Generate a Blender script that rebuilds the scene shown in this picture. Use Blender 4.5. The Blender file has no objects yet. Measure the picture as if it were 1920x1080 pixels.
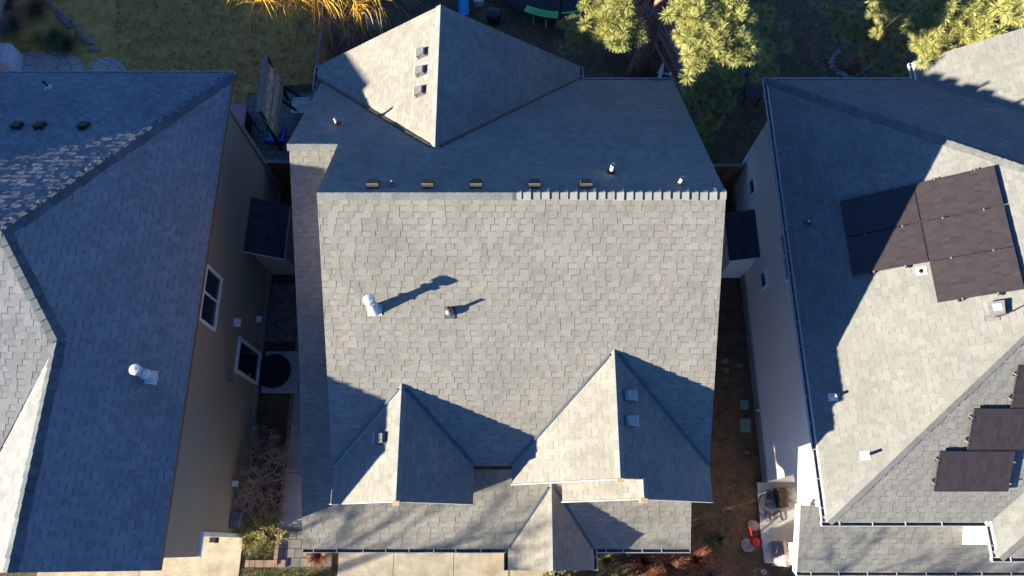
import bpy, math, random
from mathutils import Vector, Matrix
V = Vector
random.seed(7)
R = math.radians
sc = bpy.context.scene
# ------------------------------------------------------------ camera, sky, sun, exposure
CAMZ, TILT, FPX = 23.8, R(19.5), 1380.0
cam = bpy.data.objects.new('camera', bpy.data.cameras.new('camera'))
sc.collection.objects.link(cam)
cam.location = (0, 0, CAMZ); cam.rotation_euler = (TILT, 0, 0)
cam.data.lens = FPX / 1920 * 36; cam.data.sensor_width = 36
cam.data.clip_end = 3000; cam.data.clip_start = .1
sc.camera = cam
SUN = V((.916, .333, -.207)).normalized()            # direction the light travels
w = bpy.data.worlds.new('World'); sc.world = w; w.use_nodes = True
nt = w.node_tree; bg = nt.nodes['Background']
sky = nt.nodes.new('ShaderNodeTexSky'); sky.sky_type = 'NISHITA'; sky.sun_disc = False
sky.sun_elevation = math.asin(-SUN.z); sky.sun_rotation = math.atan2(-SUN.x, -SUN.y)
sky.air_density = 1.3; sky.dust_density = 1.2; sky.ozone_density = 3.0; sky.altitude = 1700
wb = nt.nodes.new('ShaderNodeVectorMath'); wb.operation = 'MULTIPLY'; wb.inputs[1].default_value = (.45, .71, 1.14)   # the camera's daylight balance
nt.links.new(sky.outputs[0], wb.inputs[0]); nt.links.new(wb.outputs[0], bg.inputs[0]); bg.inputs[1].default_value = .052
sl = bpy.data.lights.new('sun', 'SUN'); sl.energy = 4.6; sl.angle = R(.5); sl.color = (1, .90, .68)
so = bpy.data.objects.new('sun', sl); sc.collection.objects.link(so)
so.rotation_euler = SUN.to_track_quat('-Z', 'Y').to_euler()
sc.view_settings.view_transform = 'Standard'; sc.view_settings.look = 'None'
sc.view_settings.gamma = 1; sc.view_settings.use_curve_mapping = False
sc.view_settings.exposure = 2.53
sc.cycles.max_bounces = 8; sc.cycles.diffuse_bounces = 6

# ------------------------------------------------------------ helpers
def gz(x):                                            # the lots step gently down from left to right
    return .5 if x < -5.5 else (0. if x > 5 else .5 * (5 - x) / 10.5)
def ray(px, py):
    u, v = px - 960, 540 - py
    c, s = math.cos(TILT), math.sin(TILT)
    return V((u, v * c + FPX * s, v * s - FPX * c))
def at(px, py, z=0):                                  # the point at height z seen there in the photograph
    d = ray(px, py); return V((0, 0, CAMZ)) + d * ((z - CAMZ) / d.z)
def atg(px, py, h=0):
    p = at(px, py, .2)
    for _ in range(4): p = at(px, py, gz(p.x) + h)
    return p
WO = {}
def tag(o, label=None, cat=None, group=None, kind=None):
    if label: o['label'] = label
    if cat: o['category'] = cat
    if group: o['group'] = group
    if kind: o['kind'] = kind
    return o
def empty(name, loc, label, cat, group=None, parent=None):
    o = bpy.data.objects.new(name, None); sc.collection.objects.link(o)
    o.empty_display_size = .3
    WO[o.name] = V(loc)
    if parent: o.parent = parent; o.location = V(loc) - WO[parent.name]
    else: o.location = loc
    return tag(o, label, cat, group)
def copy_tree(o, parent=None):
    c = o.copy(); sc.collection.objects.link(c)
    if parent: c.parent = parent
    for ch in list(o.children): copy_tree(ch, c)
    return c
class MB:
    def __init__(s): s.v = []; s.f = []; s.m = []
    def poly(s, pts, m=0):
        i = len(s.v); s.v += [tuple(p) for p in pts]; s.f.append(tuple(range(i, i + len(pts)))); s.m.append(m)
    def prism(s, pts, off, m=0, caps=True):           # closed solid: polygon swept by off
        n = len(pts); i = len(s.v); off = V(off)
        s.v += [tuple(V(p)) for p in pts] + [tuple(V(p) + off) for p in pts]
        if caps:
            s.f += [tuple(range(i, i + n)), tuple(range(i + 2 * n - 1, i + n - 1, -1))]; s.m += [m, m]
        for k in range(n):
            l = (k + 1) % n; s.f.append((i + k, i + n + k, i + n + l, i + l)); s.m.append(m)
    def box(s, c, d, m=0, rz=0):
        c = V(c); a = V((math.cos(rz), math.sin(rz), 0)) * d[0] / 2; b = V((-math.sin(rz), math.cos(rz), 0)) * d[1] / 2
        z = V((0, 0, d[2] / 2))
        s.prism([c - a - b - z, c + a - b - z, c + a + b - z, c - a + b - z], z * 2, m)
    def bar(s, p, q, w, h, m=0, up=(0, 0, 1)):
        p, q, up = V(p), V(q), V(up); d = (q - p).normalized(); a = d.cross(up)
        if a.length < 1e-4: a = d.cross(V((1, 0, 0)))
        a.normalize(); b = a.cross(d).normalized(); a *= w / 2; b *= h / 2
        s.prism([p - a - b, p + a - b, p + a + b, p - a + b], q - p, m)
    def tube(s, pts, rs, n=8, m=0, cap=True):
        pts = [V(p) for p in pts]
        if not hasattr(rs, '__len__'): rs = [rs] * len(pts)
        i = len(s.v)
        d0 = (pts[1] - pts[0]).normalized(); a = d0.orthogonal().normalized()
        for k, p in enumerate(pts):
            d = (pts[min(k + 1, len(pts) - 1)] - pts[max(k - 1, 0)])
            d = d.normalized() if d.length > 1e-6 else d0
            a = (a - d * a.dot(d)); a = a.normalized() if a.length > 1e-5 else d.orthogonal().normalized()
            b = d.cross(a)
            for j in range(n):
                t = 2 * math.pi * j / n; s.v.append(tuple(p + (a * math.cos(t) + b * math.sin(t)) * rs[k]))
        for k in range(len(pts) - 1):
            for j in range(n):
                l = (j + 1) % n; s.f.append((i + k * n + j, i + k * n + l, i + k * n + n + l, i + k * n + n + j)); s.m.append(m)
        if cap and n > 3:
            s.f.append(tuple(i + j for j in range(n - 1, -1, -1))); s.m.append(m)
            e = i + (len(pts) - 1) * n; s.f.append(tuple(e + j for j in range(n))); s.m.append(m)
    def lathe(s, c, prof, n=20, m=0):                 # prof: (radius, z) list
        s.tube([V(c) + V((0, 0, z + k * 1e-5)) for k, (r, z) in enumerate(prof)], [r for r, z in prof], n, m)
    def blob(s, c, r, m=0, n=9, k=5, j=.15, sq=(1, 1, .7), rng=random):
        c = V(c); i = len(s.v); ph = rng.random() * 6
        for a in range(k + 1):
            la = math.pi * a / k - math.pi / 2
            for b in range(n):
                lo = 2 * math.pi * b / n + ph; q = r * (1 + rng.uniform(-j, j))
                s.v.append((c.x + q * math.cos(la) * math.cos(lo) * sq[0], c.y + q * math.cos(la) * math.sin(lo) * sq[1], c.z + q * math.sin(la) * sq[2]))
        for a in range(k):
            for b in range(n):
                l = (b + 1) % n; s.f.append((i + a * n + b, i + a * n + l, i + a * n + n + l, i + a * n + n + b)); s.m.append(m)
    def build(s, name, mats, parent=None, smooth=False, **kw):
        o0 = WO[parent.name] if parent else V((0, 0, 0))
        me = bpy.data.meshes.new(name)
        me.from_pydata([(x - o0.x, y - o0.y, z - o0.z) for x, y, z in s.v], [], s.f)
        if not isinstance(mats, (list, tuple)): mats = [mats]
        for m in mats: me.materials.append(m)
        me.polygons.foreach_set('material_index', s.m)
        if smooth: me.polygons.foreach_set('use_smooth', [True] * len(s.f))
        me.update()
        o = bpy.data.objects.new(name, me); sc.collection.objects.link(o)
        if parent: o.parent = parent
        WO[o.name] = o0.copy()
        return tag(o, **kw)

# ------------------------------------------------------------ materials
def mat(name, col, rough=.8, var=0., nscale=8., nvar=.15, bump=0., bscale=60., metal=0., col2=None, wave=None, fine=0., spec=.3):
    """col with per-piece variation, mottling towards col2, granule speckle, bump, lap boards (wave)"""
    m = bpy.data.materials.new(name); m.use_nodes = True; t = m.node_tree; N = t.nodes; L = t.links
    b = N['Principled BSDF']; b.inputs['Roughness'].default_value = rough; b.inputs['Metallic'].default_value = metal
    b.inputs['Specular IOR Level'].default_value = spec
    tc = N.new('ShaderNodeNewGeometry')
    nz = N.new('ShaderNodeTexNoise'); nz.inputs['Scale'].default_value = nscale; nz.inputs['Detail'].default_value = 6; nz.inputs['Roughness'].default_value = .65
    L.new(tc.outputs['Position'], nz.inputs['Vector'])
    mx = N.new('ShaderNodeMix'); mx.data_type = 'RGBA'
    c2 = col2 or tuple(max(0, x * (1 - nvar * 2)) for x in col)
    mx.inputs[6].default_value = (*col, 1); mx.inputs[7].default_value = (*c2, 1)
    rp = N.new('ShaderNodeMapRange'); rp.inputs[1].default_value = .38; rp.inputs[2].default_value = .66
    L.new(nz.outputs[0], rp.inputs[0]); L.new(rp.outputs[0], mx.inputs[0]); out = mx.outputs[2]
    def mul(out, fac):
        q = N.new('ShaderNodeVectorMath'); q.operation = 'SCALE'; L.new(out, q.inputs[0]); L.new(fac, q.inputs[3]); return q.outputs[0]
    if var:
        r = N.new('ShaderNodeMapRange'); r.inputs[3].default_value = 1 - var; r.inputs[4].default_value = 1 + var
        L.new(tc.outputs['Random Per Island'], r.inputs[0]); out = mul(out, r.outputs[0])
    if fine:
        n2 = N.new('ShaderNodeTexNoise'); n2.inputs['Scale'].default_value = 45; n2.inputs['Detail'].default_value = 3
        L.new(tc.outputs['Position'], n2.inputs['Vector'])
        r = N.new('ShaderNodeMapRange'); r.inputs[1].default_value = .3; r.inputs[2].default_value = .7; r.inputs[3].default_value = 1 - fine; r.inputs[4].default_value = 1 + fine
        L.new(n2.outputs[0], r.inputs[0]); out = mul(out, r.outputs[0])
    L.new(out, b.inputs['Base Color'])
    h = None
    if bump:
        n3 = N.new('ShaderNodeTexNoise'); n3.inputs['Scale'].default_value = bscale; n3.inputs['Detail'].default_value = 4
        L.new(tc.outputs['Position'], n3.inputs['Vector'])
        bp = N.new('ShaderNodeBump'); bp.inputs['Strength'].default_value = bump; bp.inputs['Distance'].default_value = .02
        L.new(n3.outputs[0], bp.inputs['Height']); h = bp
    if wave:
        sp = N.new('ShaderNodeSeparateXYZ'); L.new(tc.outputs['Position'], sp.inputs[0])
        md = N.new('ShaderNodeMath'); md.operation = 'PINGPONG' if wave < 0 else 'FLOORED_MODULO'; md.inputs[1].default_value = abs(wave)
        L.new(sp.outputs[2], md.inputs[0])
        dv = N.new('ShaderNodeMath'); dv.operation = 'DIVIDE'; dv.inputs[1].default_value = -abs(wave); L.new(md.outputs[0], dv.inputs[0])
        bp = N.new('ShaderNodeBump'); bp.inputs['Strength'].default_value = 1.; bp.inputs['Distance'].default_value = .03
        L.new(dv.outputs[0], bp.inputs['Height'])
        if h: L.new(h.outputs[0], bp.inputs['Normal'])
        h = bp
    if h: L.new(h.outputs[0], b.inputs['Normal'])
    return m
SH = dict(rough=.95, bump=.35, bscale=90, fine=.16, spec=.15)
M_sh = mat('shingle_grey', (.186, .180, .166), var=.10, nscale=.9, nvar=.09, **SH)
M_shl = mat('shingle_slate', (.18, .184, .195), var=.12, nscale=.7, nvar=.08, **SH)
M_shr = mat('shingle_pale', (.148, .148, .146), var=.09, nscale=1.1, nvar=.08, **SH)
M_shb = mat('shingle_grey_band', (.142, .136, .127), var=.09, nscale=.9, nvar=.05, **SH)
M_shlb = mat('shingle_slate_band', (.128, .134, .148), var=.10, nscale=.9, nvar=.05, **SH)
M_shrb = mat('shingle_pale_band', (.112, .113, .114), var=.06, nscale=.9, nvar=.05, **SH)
M_cap = mat('shingle_cap', (.17, .172, .172), var=.10, nscale=1, nvar=.05, **SH)
M_capl = mat('shingle_cap_dark', (.085, .1, .115), var=.18, nscale=3, nvar=.15, **SH)
M_dksh = mat('shingle_dark', (.05, .055, .07), var=.2, **SH)
M_white = mat('white_paint', (.72, .72, .72), .5, nvar=.06)
M_gut = mat('gutter_paint', (.36, .37, .38), .5, nvar=.1)
M_galv = mat('galvanised', (.50, .53, .56), .4, nvar=.12, nscale=14, metal=.15)
M_galv2 = mat('dull_zinc', (.12, .12, .125), .5, nvar=.2, nscale=14)
M_galv3 = mat('mid_zinc', (.27, .28, .30), .5, nvar=.15, nscale=14)
M_dark = mat('dark_metal', (.035, .035, .04), .5)
M_flash = mat('dark_flashing', (.075, .09, .11), .4, metal=.3)
M_flash2 = mat('light_flashing', (.26, .29, .33), .45, metal=.2)
M_copper = mat('brown_flashing', (.085, .05, .035), .5, nscale=5, nvar=.3)
M_vent = mat('vent_brown', (.055, .042, .032), .5, nscale=20, nvar=.2)
M_debris = mat('gutter_debris', (.05, .048, .045), .9, nscale=6, nvar=.45, col2=(.13, .12, .11))
M_brown = mat('brown_fascia', (.16, .10, .07), .7)
M_taupe = mat('taupe_siding', (.31, .25, .18), .7, nscale=.6, nvar=.05, wave=.15)
M_lilac = mat('beige_siding', (.74, .68, .64), .7, nscale=.6, nvar=.04, wave=.2)
M_pane = mat('window_glass', (.02, .022, .028), .08, spec=.6)
M_conc = mat('concrete', (.46, .40, .30), .85, nscale=2.4, nvar=.18, bump=.2, bscale=40, fine=.10)
M_concg = mat('grey_concrete', (.33, .33, .34), .85, nscale=1.8, nvar=.14, bump=.2, bscale=40, fine=.05)
M_soil = mat('soil', (.12, .078, .042), .95, nscale=2.2, col2=(.055, .038, .022), bump=1., bscale=18, fine=.5)
M_lawn = mat('lawn', (.40, .205, .04), .95, nscale=2.0, col2=(.60, .34, .11), bump=1., bscale=30, fine=.5)
M_lawnf = mat('front_lawn', (.10, .11, .035), .95, nscale=2.5, col2=(.20, .17, .08), bump=1., bscale=30, fine=.5)
M_grass = mat('grass_blades', (.42, .25, .055), .9, var=.6, nscale=1.3, col2=(.70, .45, .17))
M_leaf = mat('dark_leaves', (.06, .085, .03), .8, var=.5, nscale=3, col2=(.12, .10, .04))
M_glit = mat('grass_bright', (.12, .14, .035), .9, var=.5, nscale=2, col2=(.20, .16, .07))
M_litter = mat('leaf_litter', (.13, .08, .045), .95, var=.6, nscale=3, col2=(.07, .045, .03))
M_rock = mat('rock', (.30, .22, .21), .9, var=.3, nscale=5, nvar=.25, bump=.8, bscale=14)
M_rockd = mat('dull_rock', (.16, .12, .09), .9, var=.3, nscale=5, nvar=.25, bump=.8, bscale=14)
M_slab = mat('green_stone', (.16, .25, .21), .85, nscale=6, nvar=.15)
M_fence = mat('cedar_fence', (.28, .12, .05), .85, var=.3, nscale=4, nvar=.25)
M_fcap = mat('grey_wood', (.20, .18, .165), .85, var=.25, nscale=6, nvar=.2)
M_slat = mat('weathered_slat', (.60, .40, .26), .85, var=.4, nscale=7, nvar=.3)
M_bark = mat('pine_bark', (.30, .15, .11), .95, nscale=9, nvar=.35, bump=1., bscale=16)
M_needle = mat('pine_needles', (.36, .34, .12), .7, var=.35, nscale=3, col2=(.22, .25, .08))
M_willow = mat('yellow_twigs', (.60, .38, .04), .6, var=.35, nscale=3, col2=(.42, .22, .03))
M_twig = mat('grey_twigs', (.46, .33, .26), .9, var=.3)
M_twigd = mat('brown_twigs', (.26, .15, .11), .9, var=.35)
M_red = mat('red_grass', (.26, .10, .05), .85, var=.55, nscale=4, col2=(.12, .05, .03))
M_straw = mat('straw', (.34, .27, .12), .85, var=.4, nscale=4, col2=(.2, .2, .06))
M_frame = mat('panel_frame', (.03, .03, .035), .4, metal=.3)
M_black = mat('black_plastic', (.012, .012, .014), .6)
M_mauve = mat('mauve_cover', (.48, .22, .27), .7, nscale=3, nvar=.1)
M_blue = mat('blue_plastic', (.02, .13, .50), .4)
M_sky = mat('light_blue_plastic', (.07, .48, .75), .35)
M_teal = mat('teal_sand', (.03, .33, .33), .5)
M_yel = mat('yellow_plastic', (.65, .38, .02), .4)
M_redp = mat('red_plastic', (.62, .02, .02), .4)
M_green = mat('green_pad', (.10, .55, .14), .5)
M_dgreen = mat('dark_green_ink', (.02, .16, .05), .6)
M_pinkw = mat('cream_cover', (.58, .52, .55), .8, nscale=2, nvar=.06, bump=.3, bscale=5)
M_bluew = mat('pale_blue_cover', (.42, .60, .70), .8, nscale=2, nvar=.06, bump=.3, bscale=5)
M_ship = mat('pale_tub', (.55, .56, .53), .5)
M_osb = mat('raw_wood', (.50, .36, .20), .8)

def solar_mat():
    m = bpy.data.materials.new('solar_cells'); m.use_nodes = True; t = m.node_tree; N = t.nodes; L = t.links
    b = N['Principled BSDF']; g = N.new('ShaderNodeTexCoord')
    br = N.new('ShaderNodeTexBrick'); br.offset = 0; br.inputs['Scale'].default_value = 1
    br.inputs['Brick Width'].default_value = .085; br.inputs['Row Height'].default_value = .17; br.inputs['Mortar Size'].default_value = .006
    br.inputs['Color1'].default_value = (.030, .024, .027, 1); br.inputs['Color2'].default_value = (.021, .017, .020, 1); br.inputs['Mortar'].default_value = (.026, .021, .025, 1)
    L.new(g.outputs['Object'], br.inputs['Vector']); L.new(br.outputs[0], b.inputs['Base Color'])
    b.inputs['Roughness'].default_value = .35; b.inputs['Specular IOR Level'].default_value = .22
    return m
M_solar = solar_mat()
def tiles_mat(name, c1, c2, mortar, bw, rh, ms=.012, off=.5):
    m = bpy.data.materials.new(name); m.use_nodes = True; t = m.node_tree; N = t.nodes; L = t.links
    b = N['Principled BSDF']; g = N.new('ShaderNodeNewGeometry')
    br = N.new('ShaderNodeTexBrick'); br.offset = off; br.inputs['Scale'].default_value = 1
    br.inputs['Brick Width'].default_value = bw; br.inputs['Row Height'].default_value = rh; br.inputs['Mortar Size'].default_value = ms
    for n_, c in (('Color1', c1), ('Color2', c2), ('Mortar', mortar)): br.inputs[n_].default_value = (*c, 1)
    L.new(g.outputs['Position'], br.inputs['Vector'])
    nz = N.new('ShaderNodeTexNoise'); nz.inputs['Scale'].default_value = 5; nz.inputs['Detail'].default_value = 6; L.new(g.outputs['Position'], nz.inputs['Vector'])
    r = N.new('ShaderNodeMapRange'); r.inputs[3].default_value = .6; r.inputs[4].default_value = 1.4; L.new(nz.outputs[0], r.inputs[0])
    q = N.new('ShaderNodeVectorMath'); q.operation = 'SCALE'; L.new(br.outputs[0], q.inputs[0]); L.new(r.outputs[0], q.inputs[3])
    L.new(q.outputs[0], b.inputs['Base Color']); b.inputs['Roughness'].default_value = .85
    return m
M_paver = tiles_mat('grey_pavers', (.13, .125, .12), (.18, .165, .15), (.03, .03, .03), .34, .26)
M_brickp = tiles_mat('brick_pavers', (.25, .16, .12), (.20, .13, .10), (.05, .04, .03), .42, .3)
def flag_mat():
    m = bpy.data.materials.new('flagstone'); m.use_nodes = True; t = m.node_tree; N = t.nodes; L = t.links
    b = N['Principled BSDF']; g = N.new('ShaderNodeNewGeometry')
    v = N.new('ShaderNodeTexVoronoi'); v.feature = 'DISTANCE_TO_EDGE'; v.inputs['Scale'].default_value = 2.0
    v2 = N.new('ShaderNodeTexVoronoi'); v2.inputs['Scale'].default_value = 2.0
    L.new(g.outputs['Position'], v.inputs['Vector']); L.new(g.outputs['Position'], v2.inputs['Vector'])
    mx = N.new('ShaderNodeMix'); mx.data_type = 'RGBA'; mx.inputs[6].default_value = (.42, .33, .26, 1); mx.inputs[7].default_value = (.34, .32, .31, 1)
    sx = N.new('ShaderNodeSeparateXYZ'); L.new(v2.outputs['Color'], sx.inputs[0]); L.new(sx.outputs[0], mx.inputs[0])
    m2 = N.new('ShaderNodeMix'); m2.data_type = 'RGBA'; m2.inputs[7].default_value = (.09, .08, .08, 1); L.new(mx.outputs[2], m2.inputs[6])
    r = N.new('ShaderNodeMapRange'); r.inputs[1].default_value = .008; r.inputs[2].default_value = .03; r.inputs[3].default_value = 1; r.inputs[4].default_value = 0
    L.new(v.outputs[0], r.inputs[0]); L.new(r.outputs[0], m2.inputs[0]); L.new(m2.outputs[2], b.inputs['Base Color']); b.inputs['Roughness'].default_value = .8
    return m
M_flag = flag_mat()

# ------------------------------------------------------------ roof machinery
def clip(poly, ax, lim, keep_gt):
    out = []
    for i in range(len(poly)):
        p, q = poly[i - 1], poly[i]
        a = (p[ax] >= lim) if keep_gt else (p[ax] <= lim); b = (q[ax] >= lim) if keep_gt else (q[ax] <= lim)
        if a != b:
            t = (lim - p[ax]) / (q[ax] - p[ax]); out.append((p[0] + (q[0] - p[0]) * t, p[1] + (q[1] - p[1]) * t))
        if b: out.append(q)
    return out
EXP = .143
def pnorm(pts):
    n = (V(pts[1]) - V(pts[0])).cross(V(pts[2]) - V(pts[0])).normalized()
    return n if n.z > 0 else -n
def facet(mb, pts, th=.14, wob=1., side=1, tooth=.0035, step=.005, curl=0., band=.034):
    """roof facet: slab plus overlapping laminated shingles clipped to its outline"""
    pts = [V(p) for p in pts]; n = pnorm(pts)
    o = pts[0]; pts = [p - n * (p - o).dot(n) for p in pts]
    ar = V((0, 0, 0))
    for i in range(len(pts)): ar += pts[i - 1].cross(pts[i])
    if ar.z < 0: pts.reverse()
    mb.poly(pts, 0)
    for i in range(len(pts)):
        p, q = pts[i - 1], pts[i]; d = V((0, 0, -th)); mb.poly([p, p + d, q + d, q], side)
    mb.poly([p - V((0, 0, th)) for p in reversed(pts)], side)
    vv = (V((0, 0, 1)) - n * n.z).normalized(); uu = vv.cross(n)
    o = uu * 0 + n * pts[0].dot(n)                     # plane origin nearest world origin
    P2 = [(p.dot(uu), p.dot(vv)) for p in pts]
    b0 = math.floor(min(p[1] for p in P2) / EXP)
    b1 = math.ceil(max(p[1] for p in P2) / EXP)
    rng = random.Random(int(abs(n.x * 91 + n.y * 57 + P2[0][0] * 3 + P2[0][1]) * 100))
    for i in range(b0, b1):
        lo, hi = i * EXP, (i + 1) * EXP
        s = clip(clip(P2, 1, lo, True), 1, hi, False)
        if len(s) < 3: continue
        a0, a1 = min(p[0] for p in s), max(p[0] for p in s)
        a = a0 - rng.random() * .3; t = rng.random() < .5
        while a < a1:
            wd = rng.uniform(.10, .24) if t else rng.uniform(.08, .22)
            c = clip(clip(s, 0, a, True), 0, a + wd, False)
            if len(c) >= 3 and max(p[0] for p in c) - min(p[0] for p in c) > .004:
                hb = .001 + (tooth if t else 0) + rng.uniform(0, .0015) * wob
                cu = curl * rng.uniform(.5, 1.3) if curl else 0
                hh_ = lambda p: hb + step * (hi - p[1]) / EXP + cu * max(0, min(1, (p[0] - a) / wd)) * (.25 + .75 * (hi - p[1]) / EXP)
                top = [o + uu * p[0] + vv * p[1] + n * hh_(p) for p in c]
                if band and not t:                     # darker granule band printed under the tab above, with its shadow painted in
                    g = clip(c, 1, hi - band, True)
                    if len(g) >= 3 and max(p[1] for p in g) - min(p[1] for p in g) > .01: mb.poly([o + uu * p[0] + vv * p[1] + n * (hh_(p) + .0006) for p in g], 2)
                k = len(mb.v); m_ = len(c)
                base = [o + uu * p[0] + vv * p[1] - n * .002 for p in c]
                mb.v += [tuple(p) for p in top] + [tuple(p) for p in base]
                mb.f.append(tuple(range(k, k + m_))); mb.m.append(0)
                for e in range(m_):
                    l = (e + 1) % m_
                    if c[e][1] > hi - 1e-5 and c[l][1] > hi - 1e-5: continue
                    mb.f.append((k + e, k + m_ + e, k + m_ + l, k + l)); mb.m.append(0)
            a += wd; t = not t
def caps(p0, p1, na, nb, w=.15, e=.205, mb=None, lift=(.012, .012), th=.012):
    """overlapping ridge cap shingles from p0 to p1"""
    mb = mb or MB(); p0, p1 = V(p0), V(p1); d = (p1 - p0); L = d.length; d.normalize()
    sides = []
    for n in (na, nb):
        s = n.cross(d).normalized(); h = V((n.x, n.y, 0))
        if s.dot(h) < 0: s = -s
        sides.append((s, n))
    up = (na + nb).normalized(); k = int(L / e)
    for i in range(k + 1):
        a = i * e; b = min(L, a + e * 1.12)
        if b - a < .03: continue
        rnd = random.uniform(.9, 1.1); f = i / max(1, k)
        hh = (lift[0] + (lift[1] - lift[0]) * f) * random.uniform(.7, 1.3)
        A = p0 + d * a + up * (.022 + hh); B = p0 + d * b + up * .016
        for s, n in sides:
            Aw = p0 + d * a + s * w * rnd + n * (.014 + hh); Bw = p0 + d * b + s * w * rnd + n * .012
            mb.poly([A, Aw, Bw, B], 0); t = -n * th
            mb.poly([A, A + t, Aw + t, Aw], 0); mb.poly([Aw, Aw + t, Bw + t, Bw], 0)
    return mb
def gutter(p0, p1, out, parent, m=None, w=.095, h=.09, gap=.62, ends=(True, True)):
    """open white K-gutter along an eave with strap hangers"""
    p0, p1, out = V(p0), V(p1), V(out).normalized(); mb = MB(); d = (p1 - p0).normalized(); z = V((0, 0, 1))
    p0 = p0 - z * .03; p1 = p1 - z * .03
    c = lambda p, a, b: p + out * a + z * b
    mb.bar(c(p0, w, -h / 2), c(p1, w, -h / 2), .012, h, 0)
    mb.bar(c(p0, w + .006, .0), c(p1, w + .006, .0), .022, .012, 0)
    mb.bar(c(p0, w / 2, -h), c(p1, w / 2, -h), w, .01, 1)
    mb.bar(c(p0, .012, -h / 2), c(p1, .012, -h / 2), .01, h * .9, 0)
    for pp, on in ((p0, ends[0]), (p1, ends[1])):
        if on: mb.bar(c(pp, 0, -h / 2), c(pp, w, -h / 2), .012, h, 0)
    L = (p1 - p0).length; k = max(1, int(L / gap))
    for i in range(k):
        q = p0 + d * (gap * (i + .5) + random.uniform(-.04, .04))
        if (q - p0).length < L: mb.bar(c(q, .0, .004), c(q, w + .012, .004), .024, .01, 0)
    return mb.build('gutter', [m or M_gut, M_debris], parent)
def flashing(p0, p1, parent, m, side, w=.07, h=.035):
    p0, p1, side = V(p0), V(p1), V(side).normalized(); up = V((0, 0, 1)); mb = MB()
    mb.bar(p0 + up * .03, p1 + up * .03, w, h, 0)
    mb.bar(p0 + side * w * .95 + up * .012, p1 + side * w * .95 + up * .012, w * .9, .02, 1)
    return mb.build('valley_flashing', [m, M_flash2 if m is M_flash else m], parent)
def frame_mat(n, at_):                                # matrix: x across, y upslope, z out of the roof
    v = (V((0, 0, 1)) - n * n.z).normalized(); u = v.cross(n)
    return Matrix.Translation(at_) @ Matrix((u, v, n)).transposed().to_4x4()
_vents = {}
def box_vent(house, p, n, kind, s=1., rot=0., label=None):
    """square slant-back roof vent: flange > hood"""
    key = kind
    if key not in _vents:
        mats = {'galv': (M_galv2, M_white), 'dark': (M_black, M_black), 'brown': (M_vent, M_galv2), 'grey': (M_galv3, M_galv)}[kind]
        a = MB(); a.box((0, 0, .012), (.34, .40, .012)); A = bpy.data.meshes.new('roof_vent')
        b = MB(); w0, l0, l1, hh = .14, -.15, .14, .15
        q = [V((-w0, l0, .012)), V((w0, l0, .012)), V((w0, l1, .012)), V((-w0, l1, .012)), V((-w0 - .01, l0 - .02, hh)), V((w0 + .01, l0 - .02, hh)), V((w0 * .85, l1 - .03, hh * .8)), V((-w0 * .85, l1 - .03, hh * .8))]
        for f, mi in (((4, 5, 6, 7), 0), ((0, 1, 5, 4), 0), ((1, 2, 6, 5), 0), ((2, 3, 7, 6), 0), ((3, 0, 4, 7), 0)): b.poly([q[i] for i in f], mi)
        b.box((0, l0 - .03, hh - .012), (.30, .014, .022), 1)
        fo = a.build('roof_vent', M_flash); ho = b.build('hood', list(mats)); ho.parent = fo
        fo.parent = house; _vents[key] = fo; c = fo
    else: c = copy_tree(_vents[key], house)
    c.matrix_basis = Matrix.Translation(-WO[house.name]) @ frame_mat(n, p) @ Matrix.Rotation(rot, 4, 'Z') @ Matrix.Scale(s, 4)
    if label: c['label'] = label
    return c
def pipe(house, p, n, h, r, m, mf, name='vent_pipe', boot=True, fs=.6):
    mb = MB(); p = V(p); mb.tube([p - V((0, 0, .05)), p + V((0, 0, h))], r, 12, 0, cap=False)
    mb.tube([p + V((0, 0, h)), p + V((0, 0, h - .12))], r * .8, 12, 1)
    o = mb.build(name, [m, M_black], house, smooth=False)
    fm = MB(); F = frame_mat(n, p)
    c = [F @ V((q[0] * fs, q[1] * fs, .014)) for q in ((-.16, -.17), (.16, -.17), (.16, .2), (-.16, .2))]; fm.prism(c, n * .01)
    if boot: fm.tube([p - V((0, 0, .02)), p + V((0, 0, .05)), p + V((0, 0, .12))], [r * 2.1, r * 1.6, r * 1.05], 12)
    fm.build('flashing', mf, o)
    return o
def flue(house, p, n, h):
    p = V(p); Z = lambda z: p + V((0, 0, z)); mb = MB()
    mb.tube([Z(-.1), Z(h)], .068, 16)
    o = mb.build('flue_pipe', M_galv, house, smooth=True)
    fm = MB(); F = frame_mat(n, p)
    fm.prism([F @ V(q) for q in ((-.16, -.12, .014), (.16, -.12, .014), (.16, .14, .014), (-.16, .14, .014))], n * .01)
    fm.tube([Z(-.05), Z(.34)], [.13, .085], 16); fm.build('flashing', M_galv, o)
    cm = MB(); cm.lathe(Z(.36), [(.08, .0), (.125, -.02), (.08, .03)], 16); cm.build('storm_collar', M_galv, o)
    cp = MB(); cp.lathe(Z(h - .14), [(.08, 0), (.11, 0), (.11, .04), (.08, .04)], 18)
    cp.lathe(Z(h + .0), [(.12, -.02), (.125, .0), (.125, .07), (.11, .085), (.02, .10)], 20)
    cp.build('chimney_cap', M_galv, o, smooth=False)
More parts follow.
